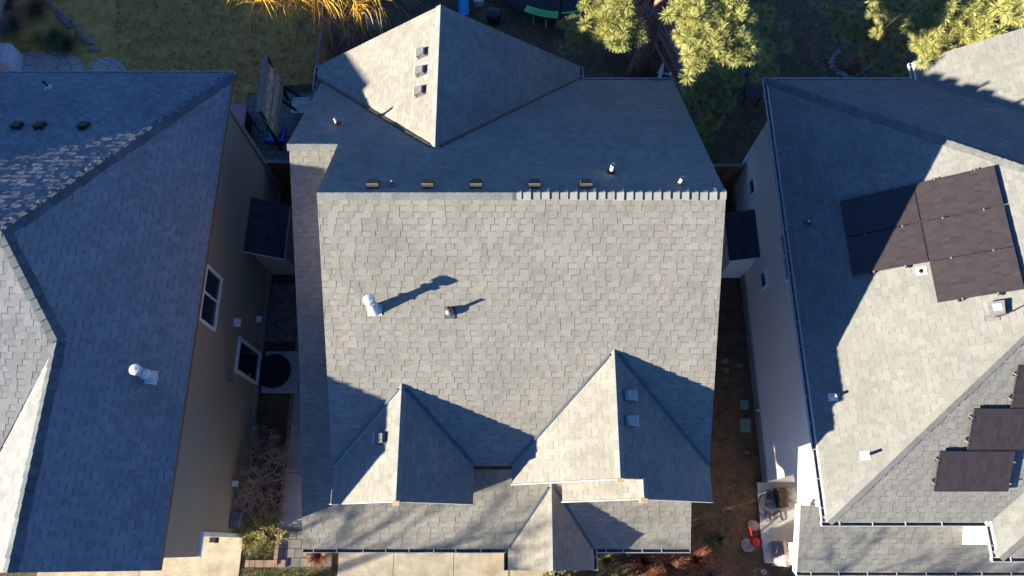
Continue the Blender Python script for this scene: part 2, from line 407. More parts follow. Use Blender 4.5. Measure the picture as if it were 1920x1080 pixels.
def window(house, X, y0, y1, z0, z1, sgn, bars=None, fr=.055, door=False):
    """window in a wall that faces +-x; bars: y positions of mullions"""
    e = .035 * sgn; mb = MB(); ym, zm = (y0 + y1) / 2, (z0 + z1) / 2; xo = X + e / 2
    for zz in (z0, z1): mb.box((xo + .012 * sgn, ym, zz), (.075, y1 - y0 + fr, fr))
    for yy in (y0, y1): mb.box((xo + .01 * sgn, yy, zm), (.07, fr, z1 - z0 - fr + .002))
    for b in bars or []: mb.box((xo, b, zm), (.055, fr * .7, z1 - z0 - fr))
    f = mb.build('door' if door else 'window', M_white, house)
    g = MB(); g.box((X + .006 * sgn, ym, zm), (.012, y1 - y0 - fr * .6, z1 - z0 - fr * .6)); g.build('pane', M_pane, f)
    return f
Zs = lambda f, pts: [(x, y, f(x, y)) for x, y in pts]

# ============================================================ SETTING
mb = MB(); xs = [-600, -5.5, 5, 600]; ys = [-600, 600]
for i in range(3):
    a, b = xs[i], xs[i + 1]; mb.poly([(a, -600, gz(a)), (b, -600, gz(b)), (b, 600, gz(b)), (a, 600, gz(a))])
mb.build('ground', M_soil, kind='structure')
def sheet(name, pts, m, dz, kind='structure', th=None, **kw):
    mb = MB(); P = [V((p[0], p[1], gz(p[0]) + dz)) for p in pts]
    mb.poly(P)
    if th: mb.prism(P, (0, 0, -th))
    return mb.build(name, m, kind=kind, **kw)
pg = lambda lst: [atg(x, y) for x, y in lst]
sheet('lawn', [(-20, 15.2), (-12.2, 15.4), (-10.6, 14.6), (-9.4, 14.6), (-8.6, 16.2), (-6.9, 16.4), (-6.9, 30), (-20, 30)], M_lawn, .012)
sheet('lawn', [(-8.0, -.55), (-5.35, -.55), (-5.15, -5), (-8.0, -5)], M_lawnf, .012)
sheet('lawn', [(5.2, -1.0), (8.0, -1.0), (8.0, -6), (5.2, -6)], M_lawnf, .012)
# driveways and walks: slabs with joints
def slabs(name, xs, y0, y1, m, dz=.06, ysplit=()):
    mb = MB(); ys = [y0] + list(ysplit) + [y1]
    for i in range(len(xs) - 1):
        for j in range(len(ys) - 1):
            a, b, c, d = xs[i] + .008, xs[i + 1] - .008, ys[j] + .008, ys[j + 1] - .008
            P = [V((a, c, gz(a) + dz)), V((b, c, gz(b) + dz)), V((b, d, gz(b) + dz)), V((a, d, gz(a) + dz))]
            mb.prism(P, (0, 0, -.12))
    return mb.build(name, m, kind='structure')
slabs('driveway', [-5.15, -3.52, -1.74, -.10], -6, .5, M_conc, ysplit=(-2.4,))
slabs('path', [-.08, 1.55], -6, -.5, M_conc, .055)
slabs('driveway', [-14, -11, -8.05], -6, .42, M_conc, .04, ysplit=(-2.6,))
slabs('path', [-7.05, -6.0], .6, 10.5, M_concg, .04, ysplit=(2.2, 3.8, 5.2, 6.4, 7.6, 9.1))
sheet('path', [(-6.95, -.55), (-5.35, -.55), (-5.35, 1.6), (-6.95, 1.6)], M_paver, .03)
sheet('patio', [(-9.8, 12.1), (-5.7, 12.1), (-5.7, 14.3), (-7.2, 14.35), (-7.2, 15.9), (-9.8, 15.9)], M_paver, .03)
P = pg([(-40, 128), (60, 96), (130, 98), (150, 112), (160, 134), (150, 200), (-40, 200)]); sheet('patio', P, M_flag, .03)
P = [atg(200 + 41 * math.cos(t * math.pi / 10), 148 + 40 * math.sin(-t * math.pi / 10)) for t in range(11)]; sheet('patio', P, M_flag, .035)
# concrete slab by the right house's porch
mb = MB(); P = pg([(1418, 905), (1560, 902), (1560, 1062), (1432, 1055), (1425, 1000)]); mb.prism([p + V((0, 0, .10)) for p in P], (0, 0, -.2))
mb.build('porch_slab', M_concg, kind='structure')

# ============================================================ CENTRE HOUSE
H1 = empty('house', (0, 6, 0), 'two-storey house in the middle with weathered grey shingles, two front gables and no solar panels', 'house')
xw, xe = -4.3, 4.72
fS = lambda x, y: 4.633 + .618 * y
fN = lambda x, y: 14.13 - .667 * y
fL = lambda x, y: 3.3 + .422 * y
fU = lambda x, y: 5.2 + (7.86 - 5.2) / 4.9 * (y - 4.5)
roof = MB()
facet(roof, Zs(fS, [(xw, 1.885), (xe, 1.885), (xe, 7.39), (xw, 7.39)]))
facet(roof, Zs(fN, [(xw, 7.39), (xe, 7.39), (xe, 12.95), (xw, 12.95)]))
facet(roof, Zs(fN, [(-5.55, 9.40), (xw, 9.40), (xw, 12.95), (-5.55, 12.95)]))
facet(roof, Zs(fU, [(-5.5, 4.5), (-4.25, 4.5), (-4.25, 9.4), (-5.5, 9.4)]))
facet(roof, Zs(fL, [(-5.5, 1.95), (-4.25, 1.95), (-4.25, 4.5), (-5.5, 4.5)]))
facet(roof, Zs(fL, [(-5.5, 0), (4.69, 0), (4.69, 1.95), (-5.5, 1.95)]))
ga = lambda x, y: 6.87 - .64 * abs(x + 2.57)
facet(roof, Zs(ga, [(-2.57, 3.62), (-4.27, 1.87), (-4.27, 1.0), (-2.57, 1.0)]), step=.004, tooth=.003, band=.03)
facet(roof, Zs(ga, [(-2.57, 3.62), (-2.57, 1.0), (-.92, 1.0), (-.92, 1.9)]), step=.004, tooth=.003, band=.03)
gb = lambda x, y: 7.31 - .64 * abs(x - 2.36)
facet(roof, Zs(gb, [(2.36, 4.332), (0, 1.885), (0, 1.45), (2.36, 1.45)]), step=.004, tooth=.003, band=.03)
facet(roof, Zs(gb, [(2.36, 4.332), (2.36, 1.45), (4.72, 1.45), (4.72, 1.885)]), step=.004, tooth=.003, band=.03)
facet(roof, Zs(gb, [(2.91, 1.45), (2.91, 1.05), (4.72, 1.05), (4.72, 1.45)]), step=.004, tooth=.003, band=.03)
facet(roof, Zs(lambda x, y: 6.958 - .64 * (2.91 - x), [(2.91, 1.7), (1.19, 1.7), (1.19, 1.05), (2.91, 1.05)]))
ge = lambda x, y: 3.98 - .6 * abs(x - 1.03)
facet(roof, Zs(ge, [(1.03, 1.62), (-.10, 0.02), (-.10, -.53), (1.03, -.53)]), step=.004, tooth=.003, band=.03)
facet(roof, Zs(ge, [(1.03, 1.62), (1.03, -.53), (2.13, -.53), (2.13, .02)]), step=.004, tooth=.003, band=.03)
gn = lambda x, y: 8.0 - .667 * abs(x + 1.88)
facet(roof, Zs(gn, [(-1.88, 9.19), (-1.88, 13.5), (-5.75, 13.5), (-5.75, 13.07)]), step=.004, tooth=.003, band=.03)
facet(roof, Zs(gn, [(-1.88, 9.19), (2.0, 13.07), (2.0, 13.5), (-1.88, 13.5)]), step=.004, tooth=.003, band=.03)
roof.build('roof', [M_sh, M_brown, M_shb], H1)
nS, nN = V((0, -.618, 1)).normalized(), V((0, .667, 1)).normalized()
nWg, nEg = V((-.64, 0, 1)).normalized(), V((.64, 0, 1)).normalized()
nWn, nEn = V((-.667, 0, 1)).normalized(), V((.667, 0, 1)).normalized()
c = caps((xw, 7.39, 9.2), (.1, 7.39, 9.2), nS, nN, lift=(.014, .018), th=.016); caps((xe, 7.39, 9.2), (.1, 7.39, 9.2), nS, nN, lift=(.032, .022), mb=c)
c.build('ridge_cap', M_cap, H1)
nU = V((0, -.543, 1)).normalized(); nL = V((0, -.422, 1)).normalized()
caps((-5.55, 9.4, 7.86), (-4.3, 9.4, 7.86), nU, nN).build('ridge_cap', M_cap, H1)
caps((-2.57, 1.0, 6.87), (-2.57, 3.62, 6.87), nWg, nEg, w=.13).build('ridge_cap', M_cap, H1)
caps((2.36, 1.45, 7.31), (2.36, 4.33, 7.31), nWg, nEg, w=.13).build('ridge_cap', M_cap, H1)
caps((2.91, 1.05, 6.96), (2.91, 1.5, 6.96), nWg, nEg, w=.12).build('ridge_cap', M_cap, H1)
caps((1.03, -.53, 3.98), (1.03, 1.62, 3.98), nWg, nEg, w=.12).build('ridge_cap', M_cap, H1)
caps((-1.88, 13.5, 8.0), (-1.88, 9.19, 8.0), nWn, nEn, w=.13).build('ridge_cap', M_cap, H1)
for a, b, m, s in (((-2.66, 3.5, 6.82), (-4.27, 1.87, 5.79), M_flash, (1, -1, 0)), ((-2.48, 3.5, 6.82), (-.92, 1.9, 5.81), M_flash, (-1, -1, 0)),
                   ((2.26, 4.22, 7.25), (0, 1.885, 5.8), M_flash, (1, -1, 0)), ((2.46, 4.22, 7.25), (4.70, 1.9, 5.81), M_flash, (-1, -1, 0)),
                   ((.95, 1.5, 3.94), (-.1, .02, 3.3), M_flash, (1, -1, 0)), ((1.12, 1.5, 3.94), (2.13, .02, 3.31), M_flash, (-1, -1, 0)),
                   ((-2.0, 9.3, 7.93), (-5.72, 13.04, 5.44), M_copper, (1, 1, 0)), ((-1.76, 9.3, 7.93), (1.95, 13.02, 5.44), M_copper, (-1, 1, 0))):
    flashing(a, b, H1, m, s, w=.05 if m is M_flash else .06)
wl = MB()
wl.prism([(-4.0, 2.3, -.1), (-4.0, 12.5, -.1), (-4.0, 12.5, 5.6), (-4.0, 7.39, 8.95), (-4.0, 2.3, 5.85)], (8.4, 0, 0))
wl.prism([(-5.25, .45, -.1), (-5.25, 12.5, -.1), (-5.25, 12.5, 5.6), (-5.25, 9.4, 7.6), (-5.25, 4.5, 5.0), (-5.25, .45, 3.3)], (1.3, 0, 0))
wl.prism([(-3.95, .45, -.1), (-3.95, .45, 3.3), (-3.95, 2.2, 4.0), (-3.95, 2.2, -.1)], (3.9, 0, 0))
wl.box((.9, .78, 1.32), (1.4, 2.26, 2.75))  # unseen entry block under the gable, added to shade the right side yard
wl.prism([(1.6, 1.9, -.1), (1.6, 1.9, 3.9), (1.6, 2.4, 4.0), (1.6, 2.4, -.1)], (2.8, 0, 0))
wl.prism([(-4.0, 1.3, 3.6), (-1.2, 1.3, 3.6), (-1.2, 1.3, 5.75), (-2.57, 1.3, 6.65), (-4.0, 1.3, 5.7)], (0, 1.0, 0))
wl.prism([(.25, 1.75, 3.7), (4.4, 1.75, 3.7), (4.4, 1.75, 5.75), (2.36, 1.75, 7.1), (.25, 1.75, 5.75)], (0, .55, 0))
wl.prism([(1.45, 1.35, 3.7), (4.4, 1.35, 3.7), (4.4, 1.35, 5.75), (2.91, 1.35, 6.75), (1.45, 1.35, 5.75)], (0, .4, 0))
wl.prism([(-5.4, 13.2, -.1), (1.6, 13.2, -.1), (1.6, 13.2, 5.3), (-1.88, 13.2, 7.7), (-5.4, 13.2, 5.3)], (0, -.7, 0))
wl.build('wall', M_taupe, H1)
for x, y, h_ in ((1.95, -.35, 3.2), (4.5, .12, 3.25)): ps = MB(); ps.box((x, y, h_ / 2), (.2, .2, h_)); ps.build('porch_post', M_white, H1)
gd = MB(); gd.box((-2.9, .44, 1.55), (4.2, .05, 2.3)); gd.build('garage_door', M_white, H1)
gutter((-5.5, 0, 3.28), (-.16, 0, 3.28), (0, -1, 0), H1); gutter((2.2, 0, 3.28), (4.69, 0, 3.28), (0, -1, 0), H1, gap=.5)
gutter((-.10, .0, 3.27), (-.10, -.53, 3.27), (-1, 0, 0), H1, M_flash, gap=.4); gutter((2.13, .0, 3.29), (2.13, -.53, 3.29), (1, 0, 0), H1, gap=.4)
gutter((2.12, 12.95, 5.48), (4.72, 12.95, 5.48), (0, 1, 0), H1, gap=.52)
gutter((2.0, 13.05, 5.4), (2.0, 13.5, 5.4), (1, 0, 0), H1, gap=.25); gutter((-5.75, 12.7, 5.4), (-5.75, 13.5, 5.4), (-1, 0, 0), H1, gap=.4)
for x, y, z in ((2.36, 1.43, 7.24), (2.91, 1.03, 6.89), (-2.57, .98, 6.80)): fm = MB(); fm.box((x, y - .03, z), (.16, .09, .12)); fm.build('rake_end', M_osb, H1)
for a, b in (((-4.27, .985, 5.70), (-2.57, .985, 6.78)), ((-2.57, .985, 6.78), (-.92, .985, 5.74)), ((0, 1.43, 5.72), (2.36, 1.43, 7.22)), ((1.19, 1.03, 5.77), (2.91, 1.03, 6.87)), ((2.91, 1.03, 6.87), (4.72, 1.03, 5.72))):
    fm = MB(); fm.bar(a, b, .018, .13, up=(0, 0, 1)); fm.build('fascia', M_gut, H1)
for x in (-3.1, -1.88, -.8, .5, 1.65): box_vent(H1, V((x, 7.69, 9.0)), nN, 'brown', .9, R(180))
for y in (12.21, 11.65, 11.04): box_vent(H1, V((-2.33, y, 7.70)), nWn, 'galv', .85)
box_vent(H1, V((-3.01, 2.4, 6.588)), nWg, 'galv', .85)
for y in (3.3, 2.72): box_vent(H1, V((2.66, y, 7.118)), nEg, 'grey', .85)
flue(H1, (-3.13, 5.13, fS(0, 5.13)), nS, .70)
o = pipe(H1, (-1.42, 5.07, fS(0, 5.07)), nS, .35, .034, M_flash, M_flash, fs=.75, boot=False)
bm_ = MB(); bm_.blob((-1.42, 5.07, fS(0, 5.07) + .09), .105, n=14, k=8, j=0, sq=(1, 1, .9)); bm_.build('wind_cowl', mat('bronze_cowl', (.22, .19, .15), .35, metal=.5), o, smooth=True)
pipe(H1, (-4.55, 10.40, fN(0, 10.4)), nN, .30, .035, M_white, M_copper); pipe(H1, (2.29, 8.2, fN(0, 8.2)), nN, .34, .045, M_white, M_copper)
pipe(H1, (3.77, 7.74, fN(0, 7.74)), nN, .26, .035, M_white, M_sh); pipe(H1, (-2.69, 7.74, fN(0, 7.74)), nN, .2, .02, M_galv, M_sh)
ds = MB(); c0 = V((4.32, 13.2, 5.62)); ax = V((.85, -.35, .22)).normalized(); a1 = ax.orthogonal().normalized(); a2 = ax.cross(a1)
for r0, r1, d0, d1 in ((0, .12, 0, .02), (.12, .22, .02, .06)):
    for k in range(16):
        t0, t1 = k * math.pi / 8, (k + 1) * math.pi / 8; q = lambda r, t, d: c0 + (a1 * math.cos(t) + a2 * math.sin(t)) * r + ax * d
        ds.poly([q(r0, t0, d0), q(r1, t0, d1), q(r1, t1, d1), q(r0, t1, d0)])
ds.bar(c0, (4.3, 13.0, 5.3), .03, .03); ds.bar(c0 - V((.05, 0, .1)), c0 + ax * .34 - V((0, 0, .1)), .025, .025); ds.box(c0 + ax * .34 - V((0, 0, .1)), (.06, .06, .1))
ds.build('satellite_dish', M_galv, H1)

# ============================================================ RIGHT HOUSE
H2 = empty('house', (13, 6, 0), 'pale beige house on the right with hipped grey roof carrying solar panels', 'house')
s2 = .667
fw = lambda x, y: 5.6 + s2 * (x - 7.44)
fs = lambda x, y: 5.6 + s2 * (y - .6)
fn = lambda x, y: 5.6 + s2 * (12.88 - y)
r2 = MB(); K = dict(tooth=.004, step=.005, band=.022)
facet(r2, Zs(fw, [(7.44, .6), (13.58, 6.74), (7.44, 12.88)]), **K)
facet(r2, Zs(fs, [(7.44, .6), (22, .6), (22, 6.74), (13.58, 6.74)]))
facet(r2, Zs(fn, [(7.44, 12.88), (13.58, 6.74), (22, 6.74), (22, 12.88)]), **K)
fe = lambda x, y: 5.6 + s2 * (x - 11.8)
facet(r2, Zs(fe, [(11.8, 12.88), (15.5, 9.18), (15.5, 13.5), (11.8, 13.5)]), **K)
facet(r2, [(15.5, 9.18, fe(15.5, 0)), (19.2, 12.88, 5.6), (19.2, 13.5, 5.6), (15.5, 13.5, fe(15.5, 0))], **K)
fb = lambda x, y: 5.6 + s2 * (x - 11.3)
facet(r2, Zs(fb, [(11.3, .6), (11.3, -.19), (13.65, 2.16), (13.65, 2.95)]), **K)
facet(r2, Zs(lambda x, y: 5.6 + s2 * (y + .19), [(11.3, -.19), (16, -.19), (13.65, 2.16)]))
facet(r2, [(16, .6, 5.6), (13.65, 2.95, fb(13.65, 0)), (13.65, 2.16, fb(13.65, 0)), (16, -.19, 5.6)], **K)
flo = lambda x, y: 3.2 + .5 * (y + .57)
facet(r2, Zs(flo, [(7.45, -.57), (22, -.57), (22, 1.06), (7.45, 1.06)]))
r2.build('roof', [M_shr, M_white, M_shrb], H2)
n2w, n2s, n2n = V((-s2, 0, 1)).normalized(), V((0, -s2, 1)).normalized(), V((0, s2, 1)).normalized()
ap = (13.58, 6.74, fw(13.58, 0))
caps((7.44, .6, 5.6), ap, n2w, n2s, w=.14).build('ridge_cap', M_shr, H2)
caps((7.44, 12.88, 5.6), ap, n2w, n2n, w=.16).build('ridge_cap', mat('shingle_cap_mid', (.105, .11, .115), var=.12, **SH), H2)
caps(ap, (22, 6.74, ap[2]), n2s, n2n).build('ridge_cap', M_shr, H2)
caps((11.3, -.19, 5.6), (13.65, 2.16, fb(13.65, 0)), n2w, n2s).build('ridge_cap', M_shr, H2)
w2 = MB()
w2.box((14.9, 7.18, 1.25), (14.0, 10.44, 2.7)); w2.box((14.9, 6.72, 4.07), (14.0, 11.36, 2.93))
w2.box((12.8, 12.9, 2.8), (1.5, 1.0, 5.5)); w2.box((17.0, 12.9, 2.8), (3.6, 1.0, 5.5))
w2.box((13.8, .58, 4.0), (4.2, .95, 3.1)); w2.box((15.2, .75, 1.55), (12.0, 2.35, 3.1)); w2.box((8.35, -.14, 1.55), (.62, .6, 3.1))
w2.box((8.9, .4, 3.05), (2.2, 1.7, .1))
w2.build('wall', M_lilac, H2)
fd = MB(); fd.box((7.875, 7.18, .22), (.05, 10.5, .44)); fd.build('foundation', mat('footing', (.3, .27, .25), .8), H2)
for k in range(3):
    tr = MB()
    if k == 0: tr.box((7.885, 12.35, 2.9), (.06, .14, 5.3))
    if k == 1: tr.bar((7.42, -.58, 3.08), (7.42, 1.06, 3.9), .04, .2)
    if k == 2: tr.box((7.88, 1.09, 4.0), (.07, .12, 2.9))
    tr.build('trim_board', M_white, H2)
ct = MB(); ct.box((7.96, -.14, .55), (.12, .7, 1.1)); ct.build('stone_veneer', M_rock, H2)
gutter((7.44, .6, 5.58), (7.44, 12.88, 5.58), (-1, 0, 0), H2, gap=.66); gutter((7.34, 12.88, 5.58), (11.7, 12.88, 5.58), (0, 1, 0), H2, gap=.7)
gutter((11.8, 12.9, 5.58), (11.8, 13.5, 5.58), (-1, 0, 0), H2, gap=.9); gutter((7.32, .6, 5.58), (11.2, .6, 5.58), (0, -1, 0), H2, gap=.8)
gutter((11.3, .5, 5.58), (11.3, -.19, 5.58), (-1, 0, 0), H2, gap=.9); gutter((11.18, -.19, 5.58), (16, -.19, 5.58), (0, -1, 0), H2, gap=.8); gutter((7.45, -.57, 3.18), (22, -.57, 3.18), (0, -1, 0), H2, gap=.75)
window(H2, 7.9, 10.9, 11.45, 1.88, 2.43, -1, fr=.06); window(H2, 7.9, 7.69, 8.22, 1.88, 2.43, -1, fr=.06); window(H2, 7.9, 7.25, 8.68, 3.98, 4.6, -1, bars=[7.96], fr=.06)
bo = MB(); bo.box((7.5, 9.55, .82), (.78, 1.5, 1.64)); o = bo.build('chimney_chase', M_lilac, H2)
bo = MB(); facet(bo, [(6.98, 8.72, 1.78), (6.98, 10.4, 1.78), (7.89, 10.4, 2.1), (7.89, 8.72, 2.1)], th=.1); bo.build('chase_roof', [M_dksh, M_white, M_dksh], o)
fc = MB(); fc.box((7.86, 4.14, .45), (.1, .08, .08)); fc.tube([(7.82, 4.14, .45), (7.76, 4.14, .42), (7.75, 4.14, .36)], .018, 8); fc.tube([(7.8, 4.14, .5), (7.8, 4.14, .53)], .04, 8); fc.build('faucet', M_galv, H2)
lt = MB(); lt.box((8.35, .99, 4.35), (.12, .1, .28)); lt.build('downspout', M_white, H2)
pipe(H2, (7.86, 8.18, fw(7.86, 0)), n2w, .22, .03, M_white, M_flash)
pipe(H2, (7.87, 3.5, fw(7.87, 0)), n2w, .28, .035, M_galv, M_galv); pipe(H2, (8.3, 2.06, fw(8.3, 0)), n2w, .28, .035, M_galv, M_white)
pipe(H2, (9.86, 6.30, fw(9.86, 0)), n2w, .05, .06, M_black, M_white, boot=False)
jb = MB(); F = frame_mat(n2w, V((10.98, 5.1, fw(10.98, 0))))
jb.prism([F @ V(q) for q in ((-.15, -.17, .06), (.13, -.17, .06), (.17, -.08, .06), (.17, .12, .06), (-.15, .16, .06))], n2w * .10, 0)
jb.prism([F @ V(q) for q in ((-.08, -.08, .162), (.07, -.08, .162), (.07, .08, .162), (-.08, .08, .162))], n2w * .01, 1)
jb.prism([F @ V(q) for q in ((.12, -.3, .015), (.25, -.3, .015), (.25, 0, .015), (.12, 0, .015))], n2w * .01, 0)
jb.tube([F @ V(q) for q in ((.2, -.1, .1), (.22, -.02, .2), (.14, .2, .12), (.0, .5, .05))], .012, 6, 2)
jb.build('junction_box', [M_galv2, M_white, M_dark], H2)
# solar panels: each one > cell sheet, clamps
def solar(n, o, u, v, W, L, cl):
    """o: corner; u,v unit dirs in roof; W along u, L along v"""
    F = Matrix((u, v, n)).transposed().to_4x4(); F.translation = o + n * .10
    mb = MB(); t = .02
    for a, b, c_, d in ((0, 0, W, t), (0, L - t, W, L), (0, t, t, L - t), (W - t, t, W, L - t)): mb.box(((a + c_) / 2, (b + d) / 2, .0), (c_ - a, d - b, .04))
    for b in (L * .25, L * .75): mb.box((W / 2, b, -.05), (W + .1, .04, .04))
    s = mb.build('solar_panel', M_frame); s.parent = H2
    s.matrix_basis = Matrix.Translation(-WO[H2.name]) @ F
    cb = MB(); cb.box((W / 2, L / 2, .0), (W - 2 * t, L - 2 * t, .034)); q = cb.build('solar_cells', M_solar); q.parent = s
    for x, y in cl: cm = MB(); cm.box((x, y, .025), (.045, .035, .02)); cm.box((x, y, -.04), (.03, .03, .12)); q = cm.build('clamp', M_galv2); q.parent = s
uW, vW = V((0, -1, 0)), V((1, 0, s2)).normalized()
for i, y in enumerate((8.535, 7.49, 6.46)):
    for j, x in enumerate((8.61, 10.04)):
        if i == 2 and j == 0: continue
        cl = [(.0, .45), (.0, 1.3)] + ([(1.03, .5), (1.03, 1.2)] if (i, j) in ((1, 0), (2, 1)) else [])
        solar(n2w, V((x, y, fw(x, 0))), uW, vW, 1.015, 1.70, cl)
uS, vS = V((1, 0, 0)), V((0, 1, s2)).normalized()
for x, y in ((9.77, 1.31), (10.39, 2.18), (11.21, 3.04)): solar(n2s, V((x, y, fs(0, y))), uS, vS, 1.71, 1.02, [(-.02, .2), (-.02, .8), (1.73, .2), (1.73, .75)])

# ============================================================ LEFT HOUSE
H3 = empty('house', (-13, 6, .5), 'taupe house on the left with a blue-grey hipped roof and dark hip caps', 'house')
fE = lambda x, y: 6.7 + .667 * (-7.66 - x)
zP, zR = fE(-11.15, 0), fE(-9.95, 0)
fNl = lambda x, y: zP - (zP - 6.7) / 5.79 * (y - 6.53)
fSl = lambda x, y: zP - .36 * (6.53 - y)
r3 = MB()
facet(r3, Zs(fE, [(-7.66, 12.32), (-11.15, 6.53), (-9.95, 4.31), (-7.66, 4.31)]))
facet(r3, Zs(fE, [(-7.66, 4.31), (-9.95, 4.31), (-9.95, -.45), (-7.66, -.45)]))
facet(r3, Zs(fNl, [(-7.66, 12.32), (-16.5, 12.32), (-13, 6.53), (-11.15, 6.53)]), tooth=.008, step=.012, curl=.030)
facet(r3, Zs(fSl, [(-11.15, 6.53), (-13, 6.53), (-16.5, .2), (-12.25, .2), (-9.95, 4.31)]))
facet(r3, [(-13, 6.53, zP), (-16.5, 12.32, 6.7), (-16.5, .2, 6.7)], band=0)
facet(r3, Zs(lambda x, y: zR - .667 * (-9.95 - x), [(-9.95, 4.31), (-12.25, .2), (-12.25, -.45), (-9.95, -.45)]), **K)
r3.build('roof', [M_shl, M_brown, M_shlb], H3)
n3e, n3n, n3s, n3w = V((.667, 0, 1)).normalized(), V((0, .402, 1)).normalized(), V((0, -.36, 1)).normalized(), V((-.667, 0, 1)).normalized()
for a, b, p, q in (((-7.66, 12.32, 6.7), (-11.15, 6.53, zP), n3e, n3n), ((-9.95, 4.31, zR), (-11.15, 6.53, zP), n3e, n3s), ((-9.95, -.45, zR), (-9.95, 4.31, zR), n3e, n3w)):
    caps(a, b, p, q, w=.17, e=.26, lift=(.02, .02)).build('ridge_cap', M_capl, H3)
caps((-11.15, 6.53, zP), (-13, 6.53, zP), n3n, n3s).build('ridge_cap', M_capl, H3)
w3 = MB()
w3.box((-12.15, 6.2, 1.9), (8.0, 11.6, 3.2)); w3.box((-12.15, 5.9, 5.0), (8.0, 12.2, 3.0))
w3.prism([(-8.3, -.205, 3.6), (-8.3, -.205, 6.6), (-9.95, -.205, 8.0), (-12, -.205, 6.6), (-12, -.205, 3.6)], (0, .5, 0))
w3.build('wall', M_taupe, H3)
for c_, d_, m_ in (((-8.11, .36, 1.95), (.1, .12, 3.1), M_white), ((-8.16, .1, 3.44), (.14, .62, .1), M_white), ((-8.12, 6, .62), (.06, 11.4, .25), M_taupe), ((-8.12, 11.95, 3.5), (.07, .12, 6), M_taupe)):
    tr = MB(); tr.box(c_, d_); tr.build('trim_board', m_, H3)
gutter((-7.66, 12.32, 6.68), (-16.5, 12.32, 6.68), (0, 1, 0), H3, gap=.7)
window(H3, -8.15, 5.62, 7.1, 4.5, 5.55, 1, bars=[6.4], fr=.07)
d = window(H3, -8.15, 4.95, 5.92, .72, 2.6, 1, fr=.09, door=True)
k = MB(); k.blob((-8.07, 5.05, 1.55), .035, n=8, k=5, j=0); k.build('handle', M_galv, d)
bo = MB(); bo.box((-7.65, 9.5, 1.4), (.95, 1.55, 2.3)); o = bo.build('chimney_chase', M_taupe, H3)
bo = MB(); facet(bo, [(-7.1, 8.5, 2.5), (-7.1, 10.33, 2.5), (-8.14, 10.33, 3.12), (-8.14, 8.5, 3.12)], th=.1); bo.build('chase_roof', [M_dksh, M_white, M_dksh], o)
for n_, x, y, z, dx, dy, dz, m in (('wall_vent', -8.08, 6.26, 3.05, .16, .2, .16, M_white), ('wall_vent', -8.08, 6.9, 1.3, .14, .16, .14, M_white), ('meter_box', -8.08, 4.62, 3.1, .12, .2, .2, M_fcap),
                                ('spigot', -8.06, 1.78, 1.7, .14, .13, .13, M_white), ('utility_box', -8.02, .78, 1.2, .22, .42, .75, M_fcap)):
    q = MB(); q.box((x, y, z), (dx, dy, dz)); q.prism([(x - dx / 2, y - dy / 2 - .015, z + dz / 2), (x + dx * .7, y - dy / 2 - .015, z + dz / 2 - .03), (x + dx * .7, y + dy / 2 + .015, z + dz / 2 - .03), (x - dx / 2, y + dy / 2 + .015, z + dz / 2)], (0, 0, .015)); q.build(n_, m, H3)
q = MB(); q.box((-8.0, .22, 2.9), (.16, .14, .26), 0); q.box((-8.0, .15, 2.92), (.1, .03, .16), 1); q.build('wall_lantern', [M_black, M_white], H3)
for x in (-12.48, -11.91, -10.8): box_vent(H3, V((x, 10.06, fNl(0, 10.06) + .01)), n3n, 'dark', .8, R(180))
pipe(H3, (-12.41, 11.66, fNl(0, 11.66)), n3n, .3, .035, M_dark, M_galv)
flue(H3, (-8.30, 3.72, fE(-8.3, 0)), n3e, .75)


# ============================================================ UNSEEN HOUSES ADDED BEYOND THE LEFT EDGE (to shade the roofs and gardens)
def shade_house(x0, x1, y0, y1, ze, zr, axis, label):  # plain unseen hip-roofed house, added only for the shade it casts
    h = empty('house', ((x0 + x1) / 2, (y0 + y1) / 2, .5), label, 'house')
    a = MB(); a.box(((x0 + x1) / 2, (y0 + y1) / 2, (ze + .2) / 2), (x1 - x0 - .9, y1 - y0 - .9, ze - .2)); a.build('wall', M_taupe, h)
    d = (y1 - y0) / 2 if axis == 'x' else (x1 - x0) / 2; xm, ym = (x0 + x1) / 2, (y0 + y1) / 2
    A, B = ((x0 + d, ym, zr), (x1 - d, ym, zr)) if axis == 'x' else ((xm, y0 + d, zr), (xm, y1 - d, zr))
    a = MB(); c = [(x0, y0, ze), (x1, y0, ze), (x1, y1, ze), (x0, y1, ze)]
    if axis == 'x': fs_ = ([c[0], c[1], B, A], [c[1], c[2], B], [c[2], c[3], A, B], [c[3], c[0], A])
    else: fs_ = ([c[0], c[1], A], [c[1], c[2], B, A], [c[2], c[3], B], [c[3], c[0], A, B])
    for f in fs_: a.poly(f)
    a.poly(c[::-1]); a.build('roof', M_shl, h)
    return h
h = empty('house', (-24, 9, .5), 'unseen tall taupe house added beyond the left edge to cast shade', 'house')  # added sun blocker, its steep outline shaped to set the roof shadow edges
a = MB(); a.prism([(-26.7, 5.0, 0), (-21.3, 5.0, 0), (-21.3, 5.0, 6.9), (-24, 5.0, 10.8), (-26.7, 5.0, 6.9)], (0, .6, 0)); a.box((-24, 9.7, 3.4), (5.4, 8.2, 6.8)); a.build('wall', M_taupe, h)
a = MB(); P_, c = V((-24, 4.7, 11.2)), [V(q) for q in ((-27, 4.7, 6.9), (-21, 4.7, 6.9), (-21, 14.2, 6.9), (-27, 14.2, 6.9))]
for f in ([c[1], c[2], P_], [c[2], c[3], P_], [c[3], c[0], P_]): a.poly(f); a.poly([q - V((0, 0, .15)) for q in f[::-1]])
a.build('roof', M_shl, h)
shade_house(-34, -19, 12.0, 27.0, 4.0, 6.6, 'x', 'unseen low hip-roofed house added beyond the left edge to shade the back gardens')

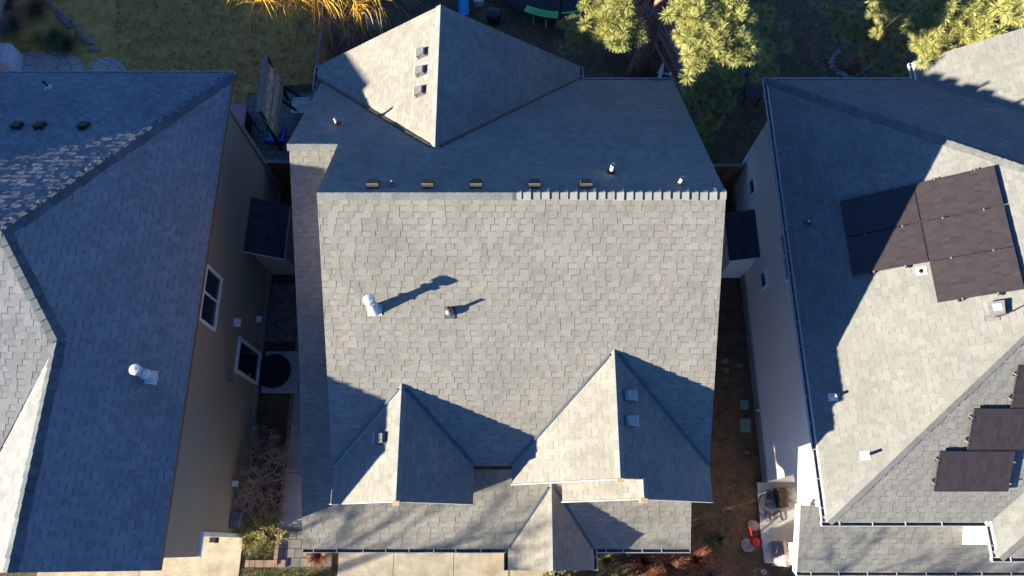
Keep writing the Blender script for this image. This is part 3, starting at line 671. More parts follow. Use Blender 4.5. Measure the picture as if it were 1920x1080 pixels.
# ============================================================ FENCES
def fence(pts, h, label, side=1, gap=.145, capm=None):
    p0 = V((*pts[0], 0)); p1 = V((*pts[1], 0)); p0.z = gz(p0.x); p1.z = gz(p1.x)
    f = empty('fence', p0, label, 'fence'); d = (p1 - p0); L = d.length; d.normalize(); nrm = V((-d.y, d.x, 0)) * side
    a = MB(); k = int(L / gap)
    for i in range(k): q = p0 + d * (gap * (i + .5)); a.box(q + V((0, 0, h / 2 - .02)), (gap * .93, .018, h - .08 + random.uniform(-.012, 0)), 0, math.atan2(d.y, d.x))
    a.build('pickets', M_fence, f)
    a = MB(); up = V((0, 0, h)); a.bar(p0 + up, p1 + up, .10, .035); a.build('cap_rail', capm or M_fcap, f)
    for z in (.35, h - .3):
        a = MB(); up = V((0, 0, z)); a.bar(p0 + up + nrm * .035, p1 + up + nrm * .035, .04, .09); a.build('rail', M_fcap, f)
    n = max(2, int(L / 2.4) + 1)
    for i in range(n): a = MB(); q = p0 + d * (L * i / (n - 1)) * .995; a.box(q + nrm * .09 + V((0, 0, h / 2 - .02)), (.09, .09, h - .06)); a.build('post', M_fcap, f)
    return f
fence([(-8.1, 12.03), (-5.3, 12.03)], 1.8, 'short brown wooden fence between the taupe house and the middle house')
fence([(4.5, 12.12), (7.85, 12.12)], 1.9, 'short reddish wooden fence between the middle house and the beige house', 1)
fence([(6.08, 12.2), (5.6, 24)], 1.85, 'long wooden back garden fence behind the middle house, by the pine trunk', -1)
fence([(-6.7, 12.1), (-6.9, 24)], 1.8, 'back garden fence with grey top rail under the yellow-twigged willow', 1)

# ============================================================ TREES
def needle_tuft(mb, c, out, r, n):
    for _ in range(n):
        d = V((random.gauss(0, 1), random.gauss(0, 1), random.gauss(0, 1))).normalized() + out * .55
        d.normalize(); l = r * random.uniform(.65, 1.1); s = d.orthogonal().normalized(); s.rotate(Matrix.Rotation(random.random() * 6.28, 3, d)); s *= .0048
        b = c + d * l * .12; e = c + d * l + V((0, 0, -.03 * l)); mb.poly([b - s, b + s, e + s * .5, e - s * .5])
def pine(label, base, top, r0, clumps, extra):
    base, top = V(base), V(top); t = empty('pine_tree', base, label, 'tree')
    a = MB(); P = [base + (top - base) * (i / 7) + V((random.uniform(-.05, .05), random.uniform(-.05, .05), 0)) for i in range(8)]
    a.tube(P, [r0 * (1.25 if i == 0 else 1 - .11 * i) for i in range(8)], 14); a.build('trunk', M_bark, t, smooth=True)
    cr = MB(); br = MB(); ax = lambda z: base + (top - base) * min(1, max(0, (z - base.z) / (top.z - base.z)))
    for c, rad, n in clumps:
        c = V(c); s = ax(c.z - .5 - .15 * (c - ax(c.z)).length); m = (s + c) / 2 + V((0, 0, -.15))
        br.tube([s, m, c], [.05, .035, .015], 5)
        out = (c - ax(c.z)); out.z = 0; out = (out.normalized() + V((0, 0, .7))).normalized()
        for k in range(n):
            q = c + V((random.gauss(0, rad), random.gauss(0, rad), random.gauss(0, rad * .5)))
            br.tube([m + (c - m) * random.uniform(.2, 1), q], [.012, .006], 4); needle_tuft(cr, q, out, .25, 175)
    br.build('branches', M_bark, t); cr.build('crown', M_needle, t)
    return t
L1 = [(1118, 12, 7.2), (1165, 25, 7.4), (1150, 55, 7.2), (1180, 60, 7.3), (1165, 5, 7.6), (1125, 40, 7.2), (1160, 70, 7.2), (1285, 20, 8), (1305, 45, 8), (1340, 30, 8), (1375, 60, 8), (1330, 85, 7.9), (1298, 80, 7.9), (1385, 25, 8),
      (1360, 95, 7.8), (1310, 110, 7.7), (1290, 60, 7.9), (1345, 65, 8.1), (1395, 90, 7.8), (1310, 10, 8.2), (1360, 5, 8.2), (1160, -15, 7.8), (1290, -25, 8.4), (1350, -30, 8.4)]
D1 = [(1085, 62, 4.2), (1105, 75, 4.0), (1080, 45, 4.4), (1415, 100, 5.2), (1440, 70, 5.2), (1425, 40, 5.5), (1300, 150, 4.6), (1325, 185, 4.4), (1350, 140, 4.6), (1340, 210, 4.0), (1310, 200, 4.2), (1370, 120, 4.9), (1320, 235, 3.6), (1395, 130, 5.0), (1355, 165, 4.4), (1440, 125, 4.6)]
C1 = [(at(x, y, z), .19, 15) for x, y, z in L1] + [(at(x, y, z), .28, 8) for x, y, z in D1]
pine('pine with sunlit boughs on both sides of its reddish trunk behind the middle house', (4.75, 16.9, 0), (5.15, 17.1, 9.6), .36, C1, 0)
L2 = [(1665, 8, 6.2), (1700, 12, 6.3), (1745, 22, 6.3), (1790, 30, 6.3), (1735, 50, 6.1), (1735, 90, 5.9), (1765, 75, 6.0), (1800, 62, 6.1), (1830, 15, 6.5), (1870, 25, 6.5), (1840, 50, 6.3), (1905, 20, 6.8), (1770, -8, 6.6), (1900, 2, 7.0), (1950, 10, 7.2), (1730, 65, 6.0), (1775, 95, 5.8)]
D2 = [(1600, 40, 3.8), (1625, 75, 3.6), (1650, 100, 3.4), (1620, 20, 4.0), (1690, 80, 3.8), (1670, 110, 3.2), (1700, 50, 4.0), (1560, 10, 4.2), (1660, 40, 4.2), (1640, 55, 3.9), (1600, 75, 3.3)]
C2 = [(at(x, y, z), .22, 16) for x, y, z in L2] + [(at(x, y, z), .3, 7) for x, y, z in D2] + [(at(1648, 62, 5.6), .05, 1), (at(1646, 30, 5.7), .05, 1)]
b2 = atg(1592, 132); pine('pine with sunlit boughs by the beige house roof corner, rocks round its trunk', b2, b2 + V((2.6, 1.0, 8.2)), .26, C2, 0)

def weep(mb, c, az, r, up, drop, rad, n=7):
    d = V((math.cos(az), math.sin(az), 0)); k = random.uniform(-.25, .25); P = []
    for i in range(n + 1):
        t = i / n; q = c + d * r * (t ** .75) + V((-d.y, d.x, 0)) * k * t * t * r; q.z += up * math.sin(min(1, t * 1.4) * math.pi / 2) - drop * t ** 2.4; P.append(q)
    mb.tube(P, [rad * (1 - .7 * i / n) for i in range(n + 1)], 3, cap=False); return P
wt = empty('willow_tree', at(610, -60, .5), 'weeping willow with bright yellow twigs hanging over the back fence', 'tree')
a = MB(); q0 = at(625, -50, .4); q1 = at(600, -75, 5.0); a.tube([q0, (q0 + q1) / 2 + V((.1, .1, 0)), q1], [.2, .15, .09], 10); a.build('trunk', M_bark, wt, smooth=True)
yt = MB(); lt_ = MB()
for cx, cy, n, rr in ((545, -16, 52, 1.4), (590, -20, 60, 1.4), (625, -24, 50, 1.45), (672, 12, 36, .9), (490, -10, 34, 1.3), (705, -10, 26, 1.2)):
    c = at(cx, cy, 5.4); yt.tube([q1, (q1 + c) / 2, c], [.06, .05, .03], 5)
    for _ in range(n): weep(yt, c + V((random.gauss(0, .12), random.gauss(0, .12), random.gauss(0, .1))), random.uniform(-math.pi, 0) if random.random() < .85 else random.uniform(0, 6.28), rr * random.uniform(.3, 1.15), random.uniform(.0, .4), random.uniform(.3, 1.2), .013)
for cx, cy, n in ((600, 30, 30), (640, 25, 28), (665, 40, 20), (700, 40, 14)):
    c = at(cx, cy, 3.2)
    for _ in range(n): weep(lt_, c, random.uniform(-math.pi, 0), random.uniform(.5, 1.8), .2, random.uniform(.4, 1.4), .011)
    lt_.tube([q0 + V((0, 0, 1.5)), c], [.04, .02], 5)
yt.build('yellow_twigs', M_willow, wt); lt_.build('lower_twigs', M_twigd, wt)

def branchy(mb, p, d, l, r, lev, spread=.55, kids=3, minr=.0038):
    q = p + d * l; m = (p + q) / 2 + V((random.gauss(0, l * .05), random.gauss(0, l * .05), random.gauss(0, l * .04)))
    mb.tube([p, m, q], [r, r * .8, r * .6], 5 if r > .02 else 3, cap=False)
    if lev <= 0: return
    for _ in range(kids if lev > 1 else kids + 1):
        nd = (d + V((random.gauss(0, spread), random.gauss(0, spread), random.gauss(0, spread * .7)))).normalized()
        s = p + (q - p) * random.uniform(.45, 1); branchy(mb, s, nd, l * random.uniform(.6, .85), max(minr, r * .58), lev - 1, spread, kids, minr)
def shrub(name, base, label, stems, l, lev, m, cat='shrub', tilt=.9, r=.022):
    t = empty(name, base, label, cat); a = MB()
    for _ in range(stems):
        d = V((random.gauss(0, tilt), random.gauss(0, tilt), 1)).normalized(); branchy(a, V(base), d, l, r, lev)
    a.build('branches', m, t); return t
shrub('bare_shrub', atg(487, 900), 'leafless grey-brown shrub filling the side yard beside the taupe house', 20, .68, 4, M_twig, r=.024, tilt=.8)
shrub('bare_shrub', atg(500, 985), 'leafless pale straw-coloured shrub at the sunny front corner of the side yard', 16, .42, 4, M_straw, r=.014, tilt=.8)
shrub('bare_shrub', atg(478, 848), 'smaller leafless shrub behind the big one beside the taupe house wall', 8, .5, 4, M_twig, r=.018)
shrub('bare_shrub', atg(1205, 60), 'tangled grey leafless bush at the foot of the pine trunk behind the middle house', 10, .55, 4, M_twig, r=.014)
shrub('bare_shrub', atg(640, 95), 'dark leafless shrub under the willow next to the back fence', 8, .5, 4, M_twigd, r=.013)
shrub('bare_shrub', atg(1170, 110), 'low brown brushwood between the pine and the eave of the middle house', 7, .4, 3, M_twigd, r=.01)
def street_tree(base, label, h, seed, lean=(0, 0)):
    random.seed(seed); t = empty('bare_tree', base, label, 'tree'); b = V(base); a = MB(); top = b + V((lean[0], lean[1], h * .42))
    a.tube([b, top], [.17, .12], 8); a.build('trunk', M_bark, t)
    a = MB()
    for _ in range(7): branchy(a, b + (top - b) * random.uniform(.75, 1), V((random.gauss(0, .42), random.gauss(0, .42), 1)).normalized(), h * .19, .075, 4, .42, 3, .007)
    a.build('branches', M_twig, t)
street_tree((-19, -5.6, .5), 'leafless tree in the front garden beyond the left edge of the photo', 11, 5)
street_tree((-4.6, -6.9, .2), 'leafless tree in the front garden below the bottom edge of the photo', 9.5, 12)
random.seed(21)

# ornamental grasses and small plants
def grass_clump(base, label, m, n, r, h, name='ornamental_grass', group=None):
    t = MB(); b = V(base)
    for _ in range(n):
        az = random.random() * 6.28; d = V((math.cos(az), math.sin(az), 0)); l = random.uniform(.3, 1) * r; s = V((-d.y, d.x, 0)) * .006; z = h * random.uniform(.5, 1)
        o = b + d * random.uniform(0, .12); bend = random.uniform(-.3, .3)
        P = [o, o + d * l * .35 + V((0, 0, z * .75)), o + d * l * .75 + V((0, 0, z)) + s * 20 * bend, o + d * l * 1.1 + V((0, 0, z * .7)) + s * 45 * bend]
        for i in range(3): w0, w1 = 1 - i * .28, 1 - (i + 1) * .28; t.poly([P[i] - s * w0, P[i] + s * w0, P[i + 1] + s * w1, P[i + 1] - s * w1])
    return t.build(name, m, label=label, cat='plant', group=group)
grass_clump(atg(1135, 1052), 'straw-yellow grass clump tucked beside the porch roof gutter', M_straw, 260, .42, .5)
grass_clump(atg(1168, 1082), 'orange and straw grass clump at the bottom edge in front of the porch', M_straw, 240, .4, .5)
for x, y, l in ((1205, 1052, 'russet grass clump below the front gutter, nearest the porch'), (1250, 1062, 'russet grass clump in the middle of the bed below the front gutter'), (1300, 1050, 'russet grass clump at the right end of the front gutter'), (1232, 1095, 'russet grass clump at the bottom edge of the front bed'), (1325, 1085, 'dark russet grass clump in the side yard corner by the front bed')):
    grass_clump(atg(x, y), l, M_red, 520, .62, .62)
for x, y, l, m in ((478, 1010, 'low yellow-green plant in the bed beside the pale driveway', M_glit), (600, 1040, 'reddish grass tuft under the gutter end by the walkway', M_red), (30, 55, 'dark brown shrubby clump in the back left flower bed', M_twigd), (75, 25, 'reddish brown clump at the top of the left flower bed', M_red), (20, 15, 'dark clump in the top left corner of the garden', M_twigd),
                  (110, 80, 'olive green low plant beside the flagstone patio', M_leaf), (75, 80, 'grey-green leafy plant between the patio and the dark shrubs', M_grass), (130, 92, 'small olive plant at the patio edge by the rocks', M_leaf), (1345, 1012, 'small green plant in the dark side yard by the red watering can', M_leaf)):
    p = atg(x, y); grass_clump(p, l, m, 520, .62 if x < 200 else (.2 if x == 1345 else .42), .5 if x < 200 else .36, 'garden_plant')

# ============================================================ GROUND COVER (stuff)
def inside(p, poly):
    c = False
    for i in range(len(poly)):
        a, b = poly[i - 1], poly[i]
        if (a[1] > p[1]) != (b[1] > p[1]) and p[0] < (b[0] - a[0]) * (p[1] - a[1]) / (b[1] - a[1]) + a[0]: c = not c
    return c
def scatter(name, polys, dens, fn, m, label=None):
    a = MB()
    for poly in polys:
        x0, x1 = min(p[0] for p in poly), max(p[0] for p in poly); y0, y1 = min(p[1] for p in poly), max(p[1] for p in poly)
        for _ in range(int((x1 - x0) * (y1 - y0) * dens)):
            p = (random.uniform(x0, x1), random.uniform(y0, y1))
            if inside(p, poly): fn(a, V((p[0], p[1], gz(p[0]))))
    return a.build(name, m, kind='stuff', label=label, cat='ground cover')
def blade(a, p, h=.06):
    az = random.random() * 6.28; d = V((math.cos(az), math.sin(az), 0)); s = V((-d.y, d.x, 0)) * .006; a.poly([p - s, p + s, p + d * random.uniform(.02, .06) + V((0, 0, h * random.uniform(.5, 1.1)))])
def flake(a, p):
    az = random.random() * 6.28; r = random.uniform(.012, .035); n = random.choice((3, 4, 5)); P = []
    for i in range(n): t = az + i * 6.28 / n; P.append(p + V((math.cos(t) * r, math.sin(t) * r * .6, .012 + random.uniform(0, .02))))
    a.poly(P)
def pebble(a, p):
    r = random.uniform(.012, .026); c = p + V((0, 0, r * .6)); q = [c + V((r, 0, 0)), c + V((0, r, 0)), c + V((-r, 0, 0)), c + V((0, -r, 0))]; t = c + V((0, 0, r * .8))
    az = random.random() * 6
    R_ = Matrix.Rotation(az, 3, 'Z'); q = [c + R_ @ (x - c) for x in q]
    for i in range(4): a.poly([q[i - 1], q[i], t])
def twiglet(a, p):
    az = random.random() * 6.28; l = random.uniform(.05, .2); d = V((math.cos(az), math.sin(az), 0)) * l; s = V((-d.y, d.x, 0)).normalized() * .004; z = V((0, 0, .02)); a.poly([p + z - s, p + z + s, p + d + z * random.uniform(1, 2) + s, p + d + z - s])
scatter('grass', [[(-14.5, 15.3), (-12.2, 15.5), (-10.6, 14.7), (-9.4, 14.7), (-8.6, 16.2), (-6.9, 16.4), (-6.9, 20.5), (-15.5, 20.5)]], 1400, blade, M_grass, 'short dormant lawn grass in the back left garden')
scatter('grass', [[(-1, 17.2), (4.2, 16.4), (5.9, 17.5), (5.8, 21), (-1.5, 21)], [(8.0, 14.6), (11.0, 15.0), (13, 17), (13, 20.5), (6.4, 20.5)]], 170, blade, M_grass, 'patchy grass in the back gardens under the pines')
scatter('grass', [[(-8.0, -.55), (-5.3, -.55), (-5.2, -1.8), (-8.0, -1.8)], [(-7.9, -.3), (-7.1, -.3), (-7.1, .9), (-7.9, .9)]], 1500, lambda a, p: blade(a, p, .09), M_glit, 'sunlit green front lawn grass between the driveways')
scatter('leaf_litter', [[(4.6, -1.2), (8.0, -1.2), (7.9, 12), (4.6, 12)], [(2.2, 13.2), (11.5, 13.2), (11.5, 19), (2.2, 19)], [(-6.6, 13.6), (-1, 14), (-1, 18.5), (-6.6, 18.5)], [(-12.8, 14.6), (-10.4, 14.2), (-10.8, 16.6), (-13.6, 17.5)]], 130, flake, M_litter, 'dead leaves scattered over the bare soil')
def fleck(a, p):
    az = random.random() * 6.28; r = random.uniform(.008, .022); P = [p + V((math.cos(az + i * 2.1) * r, math.sin(az + i * 2.1) * r * .7, .05 + random.uniform(0, .02))) for i in range(3)]; a.poly(P)
def tuft(a, p):
    for _ in range(random.randint(5, 16)): blade(a, p + V((random.gauss(0, .04), random.gauss(0, .04), 0)), .10)
LWN = [(-14.5, 15.3), (-12.2, 15.5), (-10.6, 14.7), (-9.4, 14.7), (-8.6, 16.2), (-6.9, 16.4), (-6.9, 20.5), (-15.5, 20.5)]
scatter('dead_leaves', [LWN], 55, fleck, mat('pale_leaf_bits', (.60, .48, .34), .9, var=.4), 'pale dead leaf bits scattered over the back left lawn')
scatter('grass_tufts', [LWN], 22, tuft, mat('dark_tufts', (.14, .13, .045), .9, var=.5, nscale=1, col2=(.10, .07, .04)), 'darker grass tufts in the back left lawn')
scatter('twigs', [[(4.6, -1.2), (8.0, -1.2), (7.9, 12), (4.6, 12)], [(2.2, 13.2), (11.5, 13.2), (11.5, 19), (2.2, 19)], [(-6.6, 13.6), (-1, 14), (-1, 18.5), (-6.6, 18.5)]], 30, twiglet, M_twigd, 'small fallen twigs and needles over the bare soil')
scatter('gravel', [[(-8.05, 6.4), (-7.1, 6.4), (-7.1, 8.4), (-8.05, 8.4)]], 2200, pebble, M_rock, 'dark gravel strip along the taupe house wall')

# ============================================================ THINGS IN THE YARDS
def rock(x, y, r, label, group=None, m=None, z=0, sq=(1, .8, .5)):
    a = MB(); p = atg(x, y) + V((0, 0, r * .25 + z)); a.blob(p, r, n=8, k=5, j=.18, sq=sq); return a.build('rock', m or M_rock, label=label, cat='rock', group=group)
random.seed(4)
for i in range(22):
    t = i / 21; x = 92 + t * 92 + random.uniform(-7, 7); y = 8 + t * 88 + random.uniform(-6, 6)
    rock(x, y, random.uniform(.09, .17), 'mauve-grey edging rock in the row between the lawn and left flower bed', 'edging rocks along the left lawn')
for i in range(14):
    t = i / 13 * 4.2 + 2.2; rock(1592 + 34 * math.cos(t), 118 - 24 * math.sin(t), random.uniform(.10, .2), 'pale grey rock in the ring round the right pine trunk', 'rocks round the pine trunk')
for x, y, r, l in ((1358, 676, .16, 'pale flat stone, topmost in the right side yard'), (1386, 684, .14, 'brown stone beside the pale one in the right side yard'), (1362, 694, .12, 'small tan stone in the right side yard'), (1359, 711, .13, 'tan stone, lowest of the four in the right side yard'), (1399, 848, .1, 'small grey stone below the green slabs')):
    rock(x, y, r, l, m=M_rockd)
rock(1412, 985, .20, 'flat pale stone by the porch slab above the watering can', sq=(1.1, .8, .25)); rock(1402, 1022, .24, 'large flat tan stone beside the red watering can', sq=(1, .9, .2)); rock(1432, 1072, .1, 'small pale stone at the bottom edge by the porch slab')
for x, y, w_, h_, l in ((1395, 759, .24, .3, 'smaller green slab, upper of the two stepping stones'), (1397, 798, .33, .43, 'larger green slab, lower of the two stepping stones')):
    a = MB(); p = atg(x, y); a.box(p + V((0, 0, .03)), (w_, h_, .06), 0, -.06); a.box(p + V((0, 0, .055)), (w_ * .9, h_ * .9, .02), 0, -.06); a.build('stepping_stone', M_slab, label=l, cat='stepping stone')
# coiled hose on the porch slab
a = MB(); c = atg(1442, 945, .14); rr = random.Random(3); P = []
for i in range(95):
    t = i * .33; r = .20 + .13 * math.sin(t * .37) + rr.uniform(-.01, .01); P.append(c + V((r * math.cos(t) + .07 * math.sin(t * .21), r * math.sin(t) * 1.15 + .1 * math.cos(t * .17), .01 + .0006 * i)))
a.tube(P, .009, 5)
for cx, cy in ((1440, 968), (1462, 968)):
    q = atg(cx, cy, .13); a.tube([q + V((.08 * math.cos(t * .52), .17 * math.sin(t * .52), 0)) for t in range(13)], .010, 5)
a.tube([atg(1440, 935, .15), atg(1438, 920, .14), atg(1441, 918, .14)], .015, 5); a.tube([atg(1444, 936, .15), atg(1443, 921, .14)], .015, 5)
a.build('garden_hose', M_black, label='black garden hose lying in tangled loops on the grey porch slab', cat='hose')
# planter and rock by the entry
t = empty('planter', atg(1465, 930, .1), 'dark square planter of dry plants on the porch slab', 'planter')
a = MB(); p = atg(1460, 934, .1); a.box(p + V((0, 0, .18)), (.26, .58, .36), 0, .08); a.build('pot', M_dark, t); a = MB(); a.box(p + V((0, 0, .37)), (.22, .52, .03), 0, .08)
for _ in range(120): flake(a, p + V((random.uniform(-.13, .13), random.uniform(-.26, .26), .38)))
a.build('dry_plants', M_litter, t)
a = MB(); a.blob(atg(1483, 928, .3), .23, n=12, k=8, j=.06, sq=(1, 1, .8)); a.build('boulder', mat('pale_boulder', (.45, .42, .38), .9, nscale=7, nvar=.25, bump=.6, bscale=12), smooth=True, label='rounded pale boulder next to the dark planter on the porch slab', cat='rock')
# watering can
wc = empty('watering_can', atg(1412, 1014), 'red plastic watering can on the soil by the porch slab', 'watering can')
p = atg(1413, 1016); a = MB(); a.tube([p, p + V((0, 0, .26)), p + V((0, 0, .27))], [.13, .115, .06], 16); a.build('body', M_redp, wc, smooth=False)
a = MB(); a.tube([p + V((-.05, .1, .08)), p + V((-.12, .28, .24)), p + V((-.15, .36, .30))], [.025, .02, .016], 8); a.tube([p + V((-.15, .36, .30)), p + V((-.165, .39, .33))], [.02, .045], 10); a.build('spout', M_redp, wc)
a = MB(); a.tube([p + V((.02, -.12, .08)), p + V((.03, -.2, .16)), p + V((.03, -.16, .27)), p + V((0, 0, .34)), p + V((-.03, .1, .26))], .014, 7); a.build('handle', M_redp, wc)
# door mat and pad by the taupe house's side door
a = MB(); p = V((-7.35, 5.35, .5)); a.box(p + V((-.05, 0, .07)), (1.15, 1.35, .14)); a.build('door_pad', M_concg, label='pale concrete pad outside the side door of the taupe house', cat='step')
a = MB(); a.tube([p + V((-.3, .02, .145)), p + V((-.3, .02, .165))], .56, 28); a.tube([p + V((-.3, .02, .165)), p + V((-.3, .02, .172))], [.52, .50], 28); a.build('door_mat', M_black, label='round black mat on the pad outside the side door', cat='mat')
# edging pavers, front left
a = MB()
for i in range(4): q = V((-7.9 + i * .30, -.42, gz(-7)));  a.box(q + V((.15, 0, .03)), (.285, .2, .07))
a.build('edging', M_brickp, label='row of pinkish edging pavers between the pale driveway and walkway', cat='edging')
a = MB()
for i in range(26): a.box((-7.0 + .0, -.3 + i * .30, .54), (.11, .285, .1))
a.build('edging', M_brickp, label='long brick edging beside the side walkway and shrub bed', cat='edging')
a = MB(); p = atg(484, 806, .0); a.tube([p, p + V((0, 0, .3))], .02, 6); a.box(p + V((0, 0, .33)), (.1, .1, .12)); a.build('path_light', M_galv, label='small metal path light beside the taupe house wall', cat='light')
# slatted privacy screen
sc_ = empty('privacy_screen', (-8.25, 14.6, .5), 'weathered wooden slatted screen standing on the paved patio', 'screen')
a = MB()
for i in range(9): z = 1.52 + i * .165; a.box((-8.16 - .015 * i, 14.58, z), (.05, 2.25, .115))
a.build('slats', M_slat, sc_)
a = MB(); a.bar((-8.31, 13.45, 3.02), (-8.31, 15.72, 3.02), .16, .04); a.build('cap_board', M_fcap, sc_)
for y in (13.52, 15.62): a = MB(); a.bar((-8.27, y, .5), (-8.27, y, 2.98), .1, .1); a.build('post', M_dark, sc_)
for y in (15.5, 14.9): a = MB(); a.bar((-8.1, y, 1.5), (-7.55, y, .52), .07, .07); a.build('brace', M_dark, sc_)
# spa tub with mauve cover
tb = empty('hot_tub', (-10.1, 14.0, .5), 'dark hot tub with mauve cover behind the corner of the taupe house', 'hot tub')
pe = at(466, 178, 1.35).x
a = MB(); a.box((pe - 1.05, 13.75, .88), (2.0, 2.0, .8)); a.build('cabinet', M_dark, tb)
a = MB(); a.prism([(pe - 2.1, 12.7, 1.28), (pe - .1, 12.7, 1.28), (pe, 12.85, 1.28), (pe, 14.72, 1.28), (pe - .12, 14.85, 1.28), (pe - 2.1, 14.85, 1.28)], (0, 0, .11)); a.build('cover', M_mauve, tb)
a = MB(); a.tube([(pe + .25, 14.2, .5), (pe + .25, 14.2, 1.2), (pe + .35, 14.35, 1.25), (pe + .42, 14.2, 1.1)], .02, 6); a.build('cover_lifter', M_dark, tb)
# toddler sand tray and toys
tt = empty('sand_table', atg(517, 262), 'blue and teal water play tray under the slatted screen post', 'toy')
p = atg(519, 258, 0); a = MB()
for q, d in (((0, -.3, .25), (.66, .06, .14)), ((0, .3, .25), (.66, .06, .14)), ((-.33, 0, .25), (.06, .66, .14)), ((.33, 0, .25), (.06, .66, .14))): a.box(p + V(q), d)
a.box(p + V((.18, 0, .22)), (.3, .56, .05)); a.tube([p + V((.15, -.2, .3)), p + V((.2, .0, .34)), p + V((.28, .22, .3))], .05, 8); a.build('tray', M_blue, tt)
a = MB(); a.box(p + V((-.1, -.05, .235)), (.36, .5, .03)); a.build('water_basin', M_teal, tt)
for k in range(4): a = MB(); q = p + V(((-.28, .28)[k % 2], (-.25, .25)[k // 2], .09)); a.tube([q - V((0, 0, .09)), q + V((0, 0, .1))], .03, 8); a.build('leg', M_blue, tt)
a = MB(); q = atg(522, 243, .36); a.box(q, (.12, .3, .07)); a.box(q + V((0, .06, .07)), (.1, .12, .09)); a.tube([q + V((-.08, -.1, -.02)), q + V((.08, -.1, -.02))], .05, 8); a.tube([q + V((-.08, .1, -.02)), q + V((.08, .1, -.02))], .05, 8); a.build('toy_truck', M_yel, label='yellow toy truck on the corner of the blue play tray', cat='toy')
a = MB(); q = atg(500, 256, .2); a.box(q, (.12, .2, .08)); a.box(q + V((0, .04, .07)), (.1, .08, .08)); a.tube([q + V((-.08, -.07, -.03)), q + V((.08, -.07, -.03))], .045, 8); a.tube([q + V((-.08, .07, -.03)), q + V((.08, .07, -.03))], .045, 8); a.build('toy_truck', mat('orange_toy', (.5, .17, .04), .5), label='orange toy truck left of the blue play tray', cat='toy')
# pale storage lid
a = MB(); p = atg(566, 210, .0); a.box(p + V((.1, 0, .2)), (.62, .62, .4)); a.build('storage_bin', M_ship, label='pale grey storage bin half hidden under the eave of the middle house', cat='bin'); 
lid = MB(); lid.prism([p + V(q) for q in ((-.2, -.33, .4), (.42, -.33, .4), (.42, .33, .4), (-.2, .33, .4), (-.25, .28, .4), (-.25, -.28, .4))], (0, 0, .05)); o = lid.build('lid', M_ship); o.parent = bpy.data.objects['storage_bin']
# covered furniture top-left
a = MB(); p = atg(15, 122); a.prism([p + V(q) for q in ((-1.2, -.5, 0), (.5, -.5, 0), (.55, -.4, 0), (.55, .35, 0), (.45, .42, 0), (-1.2, .42, 0))], (0, 0, .75)); a.prism([p + V(q) for q in ((-1.1, -.4, .75), (.42, -.4, .75), (.42, .3, .75), (-1.1, .3, .75))], (0, 0, .05)); a.build('furniture_cover', M_pinkw, label='cream covered garden furniture on the flagstones at the left edge', cat='furniture cover')
a = MB(); p = atg(-12, 105); A = p + V((-.2, 0, 1.3)); B = [p + V(q) for q in ((-.9, -.35, .7), (.2, -.35, .7), (.35, .1, .7), (.0, .6, .7), (-.9, .6, .7))]
for i in range(5): a.poly([B[i - 1], B[i], A]); a.poly([B[i], B[i - 1], B[i - 1] - V((0, 0, .7)), B[i] - V((0, 0, .7))])
a.build('furniture_cover', M_bluew, label='pale blue pointed furniture cover behind the cream one', cat='furniture cover')
# box with ice / water feature under the willow
bx = empty('fountain_box', atg(703, 45), 'pale blue open box with dark frame lying beside the willow', 'box'); p = atg(703, 44)
a = MB()
for q, d in (((0, -.27, .2), (.62, .05, .4)), ((0, .27, .2), (.62, .05, .4)), ((-.29, 0, .2), (.05, .5, .4)), ((.29, 0, .2), (.05, .5, .4)), ((0, 0, .28), (.54, .5, .04))):
    c_ = V(q); c_.rotate(Matrix.Rotation(.22, 3, 'Z')); a.box(p + c_, d, 0, .22)
a.build('box', mat('pale_box', (.36, .42, .52), .6, nscale=9, nvar=.2), bx)
a = MB()
for _ in range(60): q = p + V((random.gauss(0, .1), random.gauss(0, .07), .32)); flake(a, q)
a.build('debris', M_black, bx, kind='stuff')
a = MB(); a.bar(p + V((.08, .1, .33)), p + V((.15, .45, .7)), .05, .05); a.bar(p + V((.08, .1, .33)), p + V((.0, .0, .32)), .2, .04); a.build('bracket', mat('slate_metal', (.06, .08, .13), .5), bx)
# slide
sl_ = empty('slide', atg(870, -20), 'light blue plastic slide poking out behind the gable peak', 'slide'); p0 = at(867, -60, 1.25); p1 = at(870, 28, .35)
a = MB(); a.bar(p0, p1, .36, .03); a.build('chute', M_sky, sl_)
for s_ in (-1, 1): a = MB(); a.bar(p0 + V((.2 * s_, 0, .05)), p1 + V((.2 * s_, 0, .05)), .035, .14); a.build('side_rail', M_blue, sl_)
a = MB(); p = atg(898, 4, .15); a.box(p, (.36, .2, .3)); a.box(p + V((0, .0, .16)), (.3, .05, .03), 1); a.box(p + V((-.1, -.101, .05)), (.08, .004, .05), 2); a.build('crate', [M_ship, M_black, M_redp], label='small pale crate with a red mark right of the blue slide', cat='crate')
a = MB(); p = atg(926, 40); a.tube([p, p + V((0, 0, .35)), p + V((0, 0, .5)), p + V((0, 0, .56))], [.24, .29, .27, .12], 9); a.bar(p + V((-.27, 0, .3)), p + V((-.1, -.26, .2)), .03, .05); a.build('covered_bin', mat('black_tarp', (.02, .022, .028), .45), label='black covered bin on the grass behind the right slope of the back gable', cat='bin')
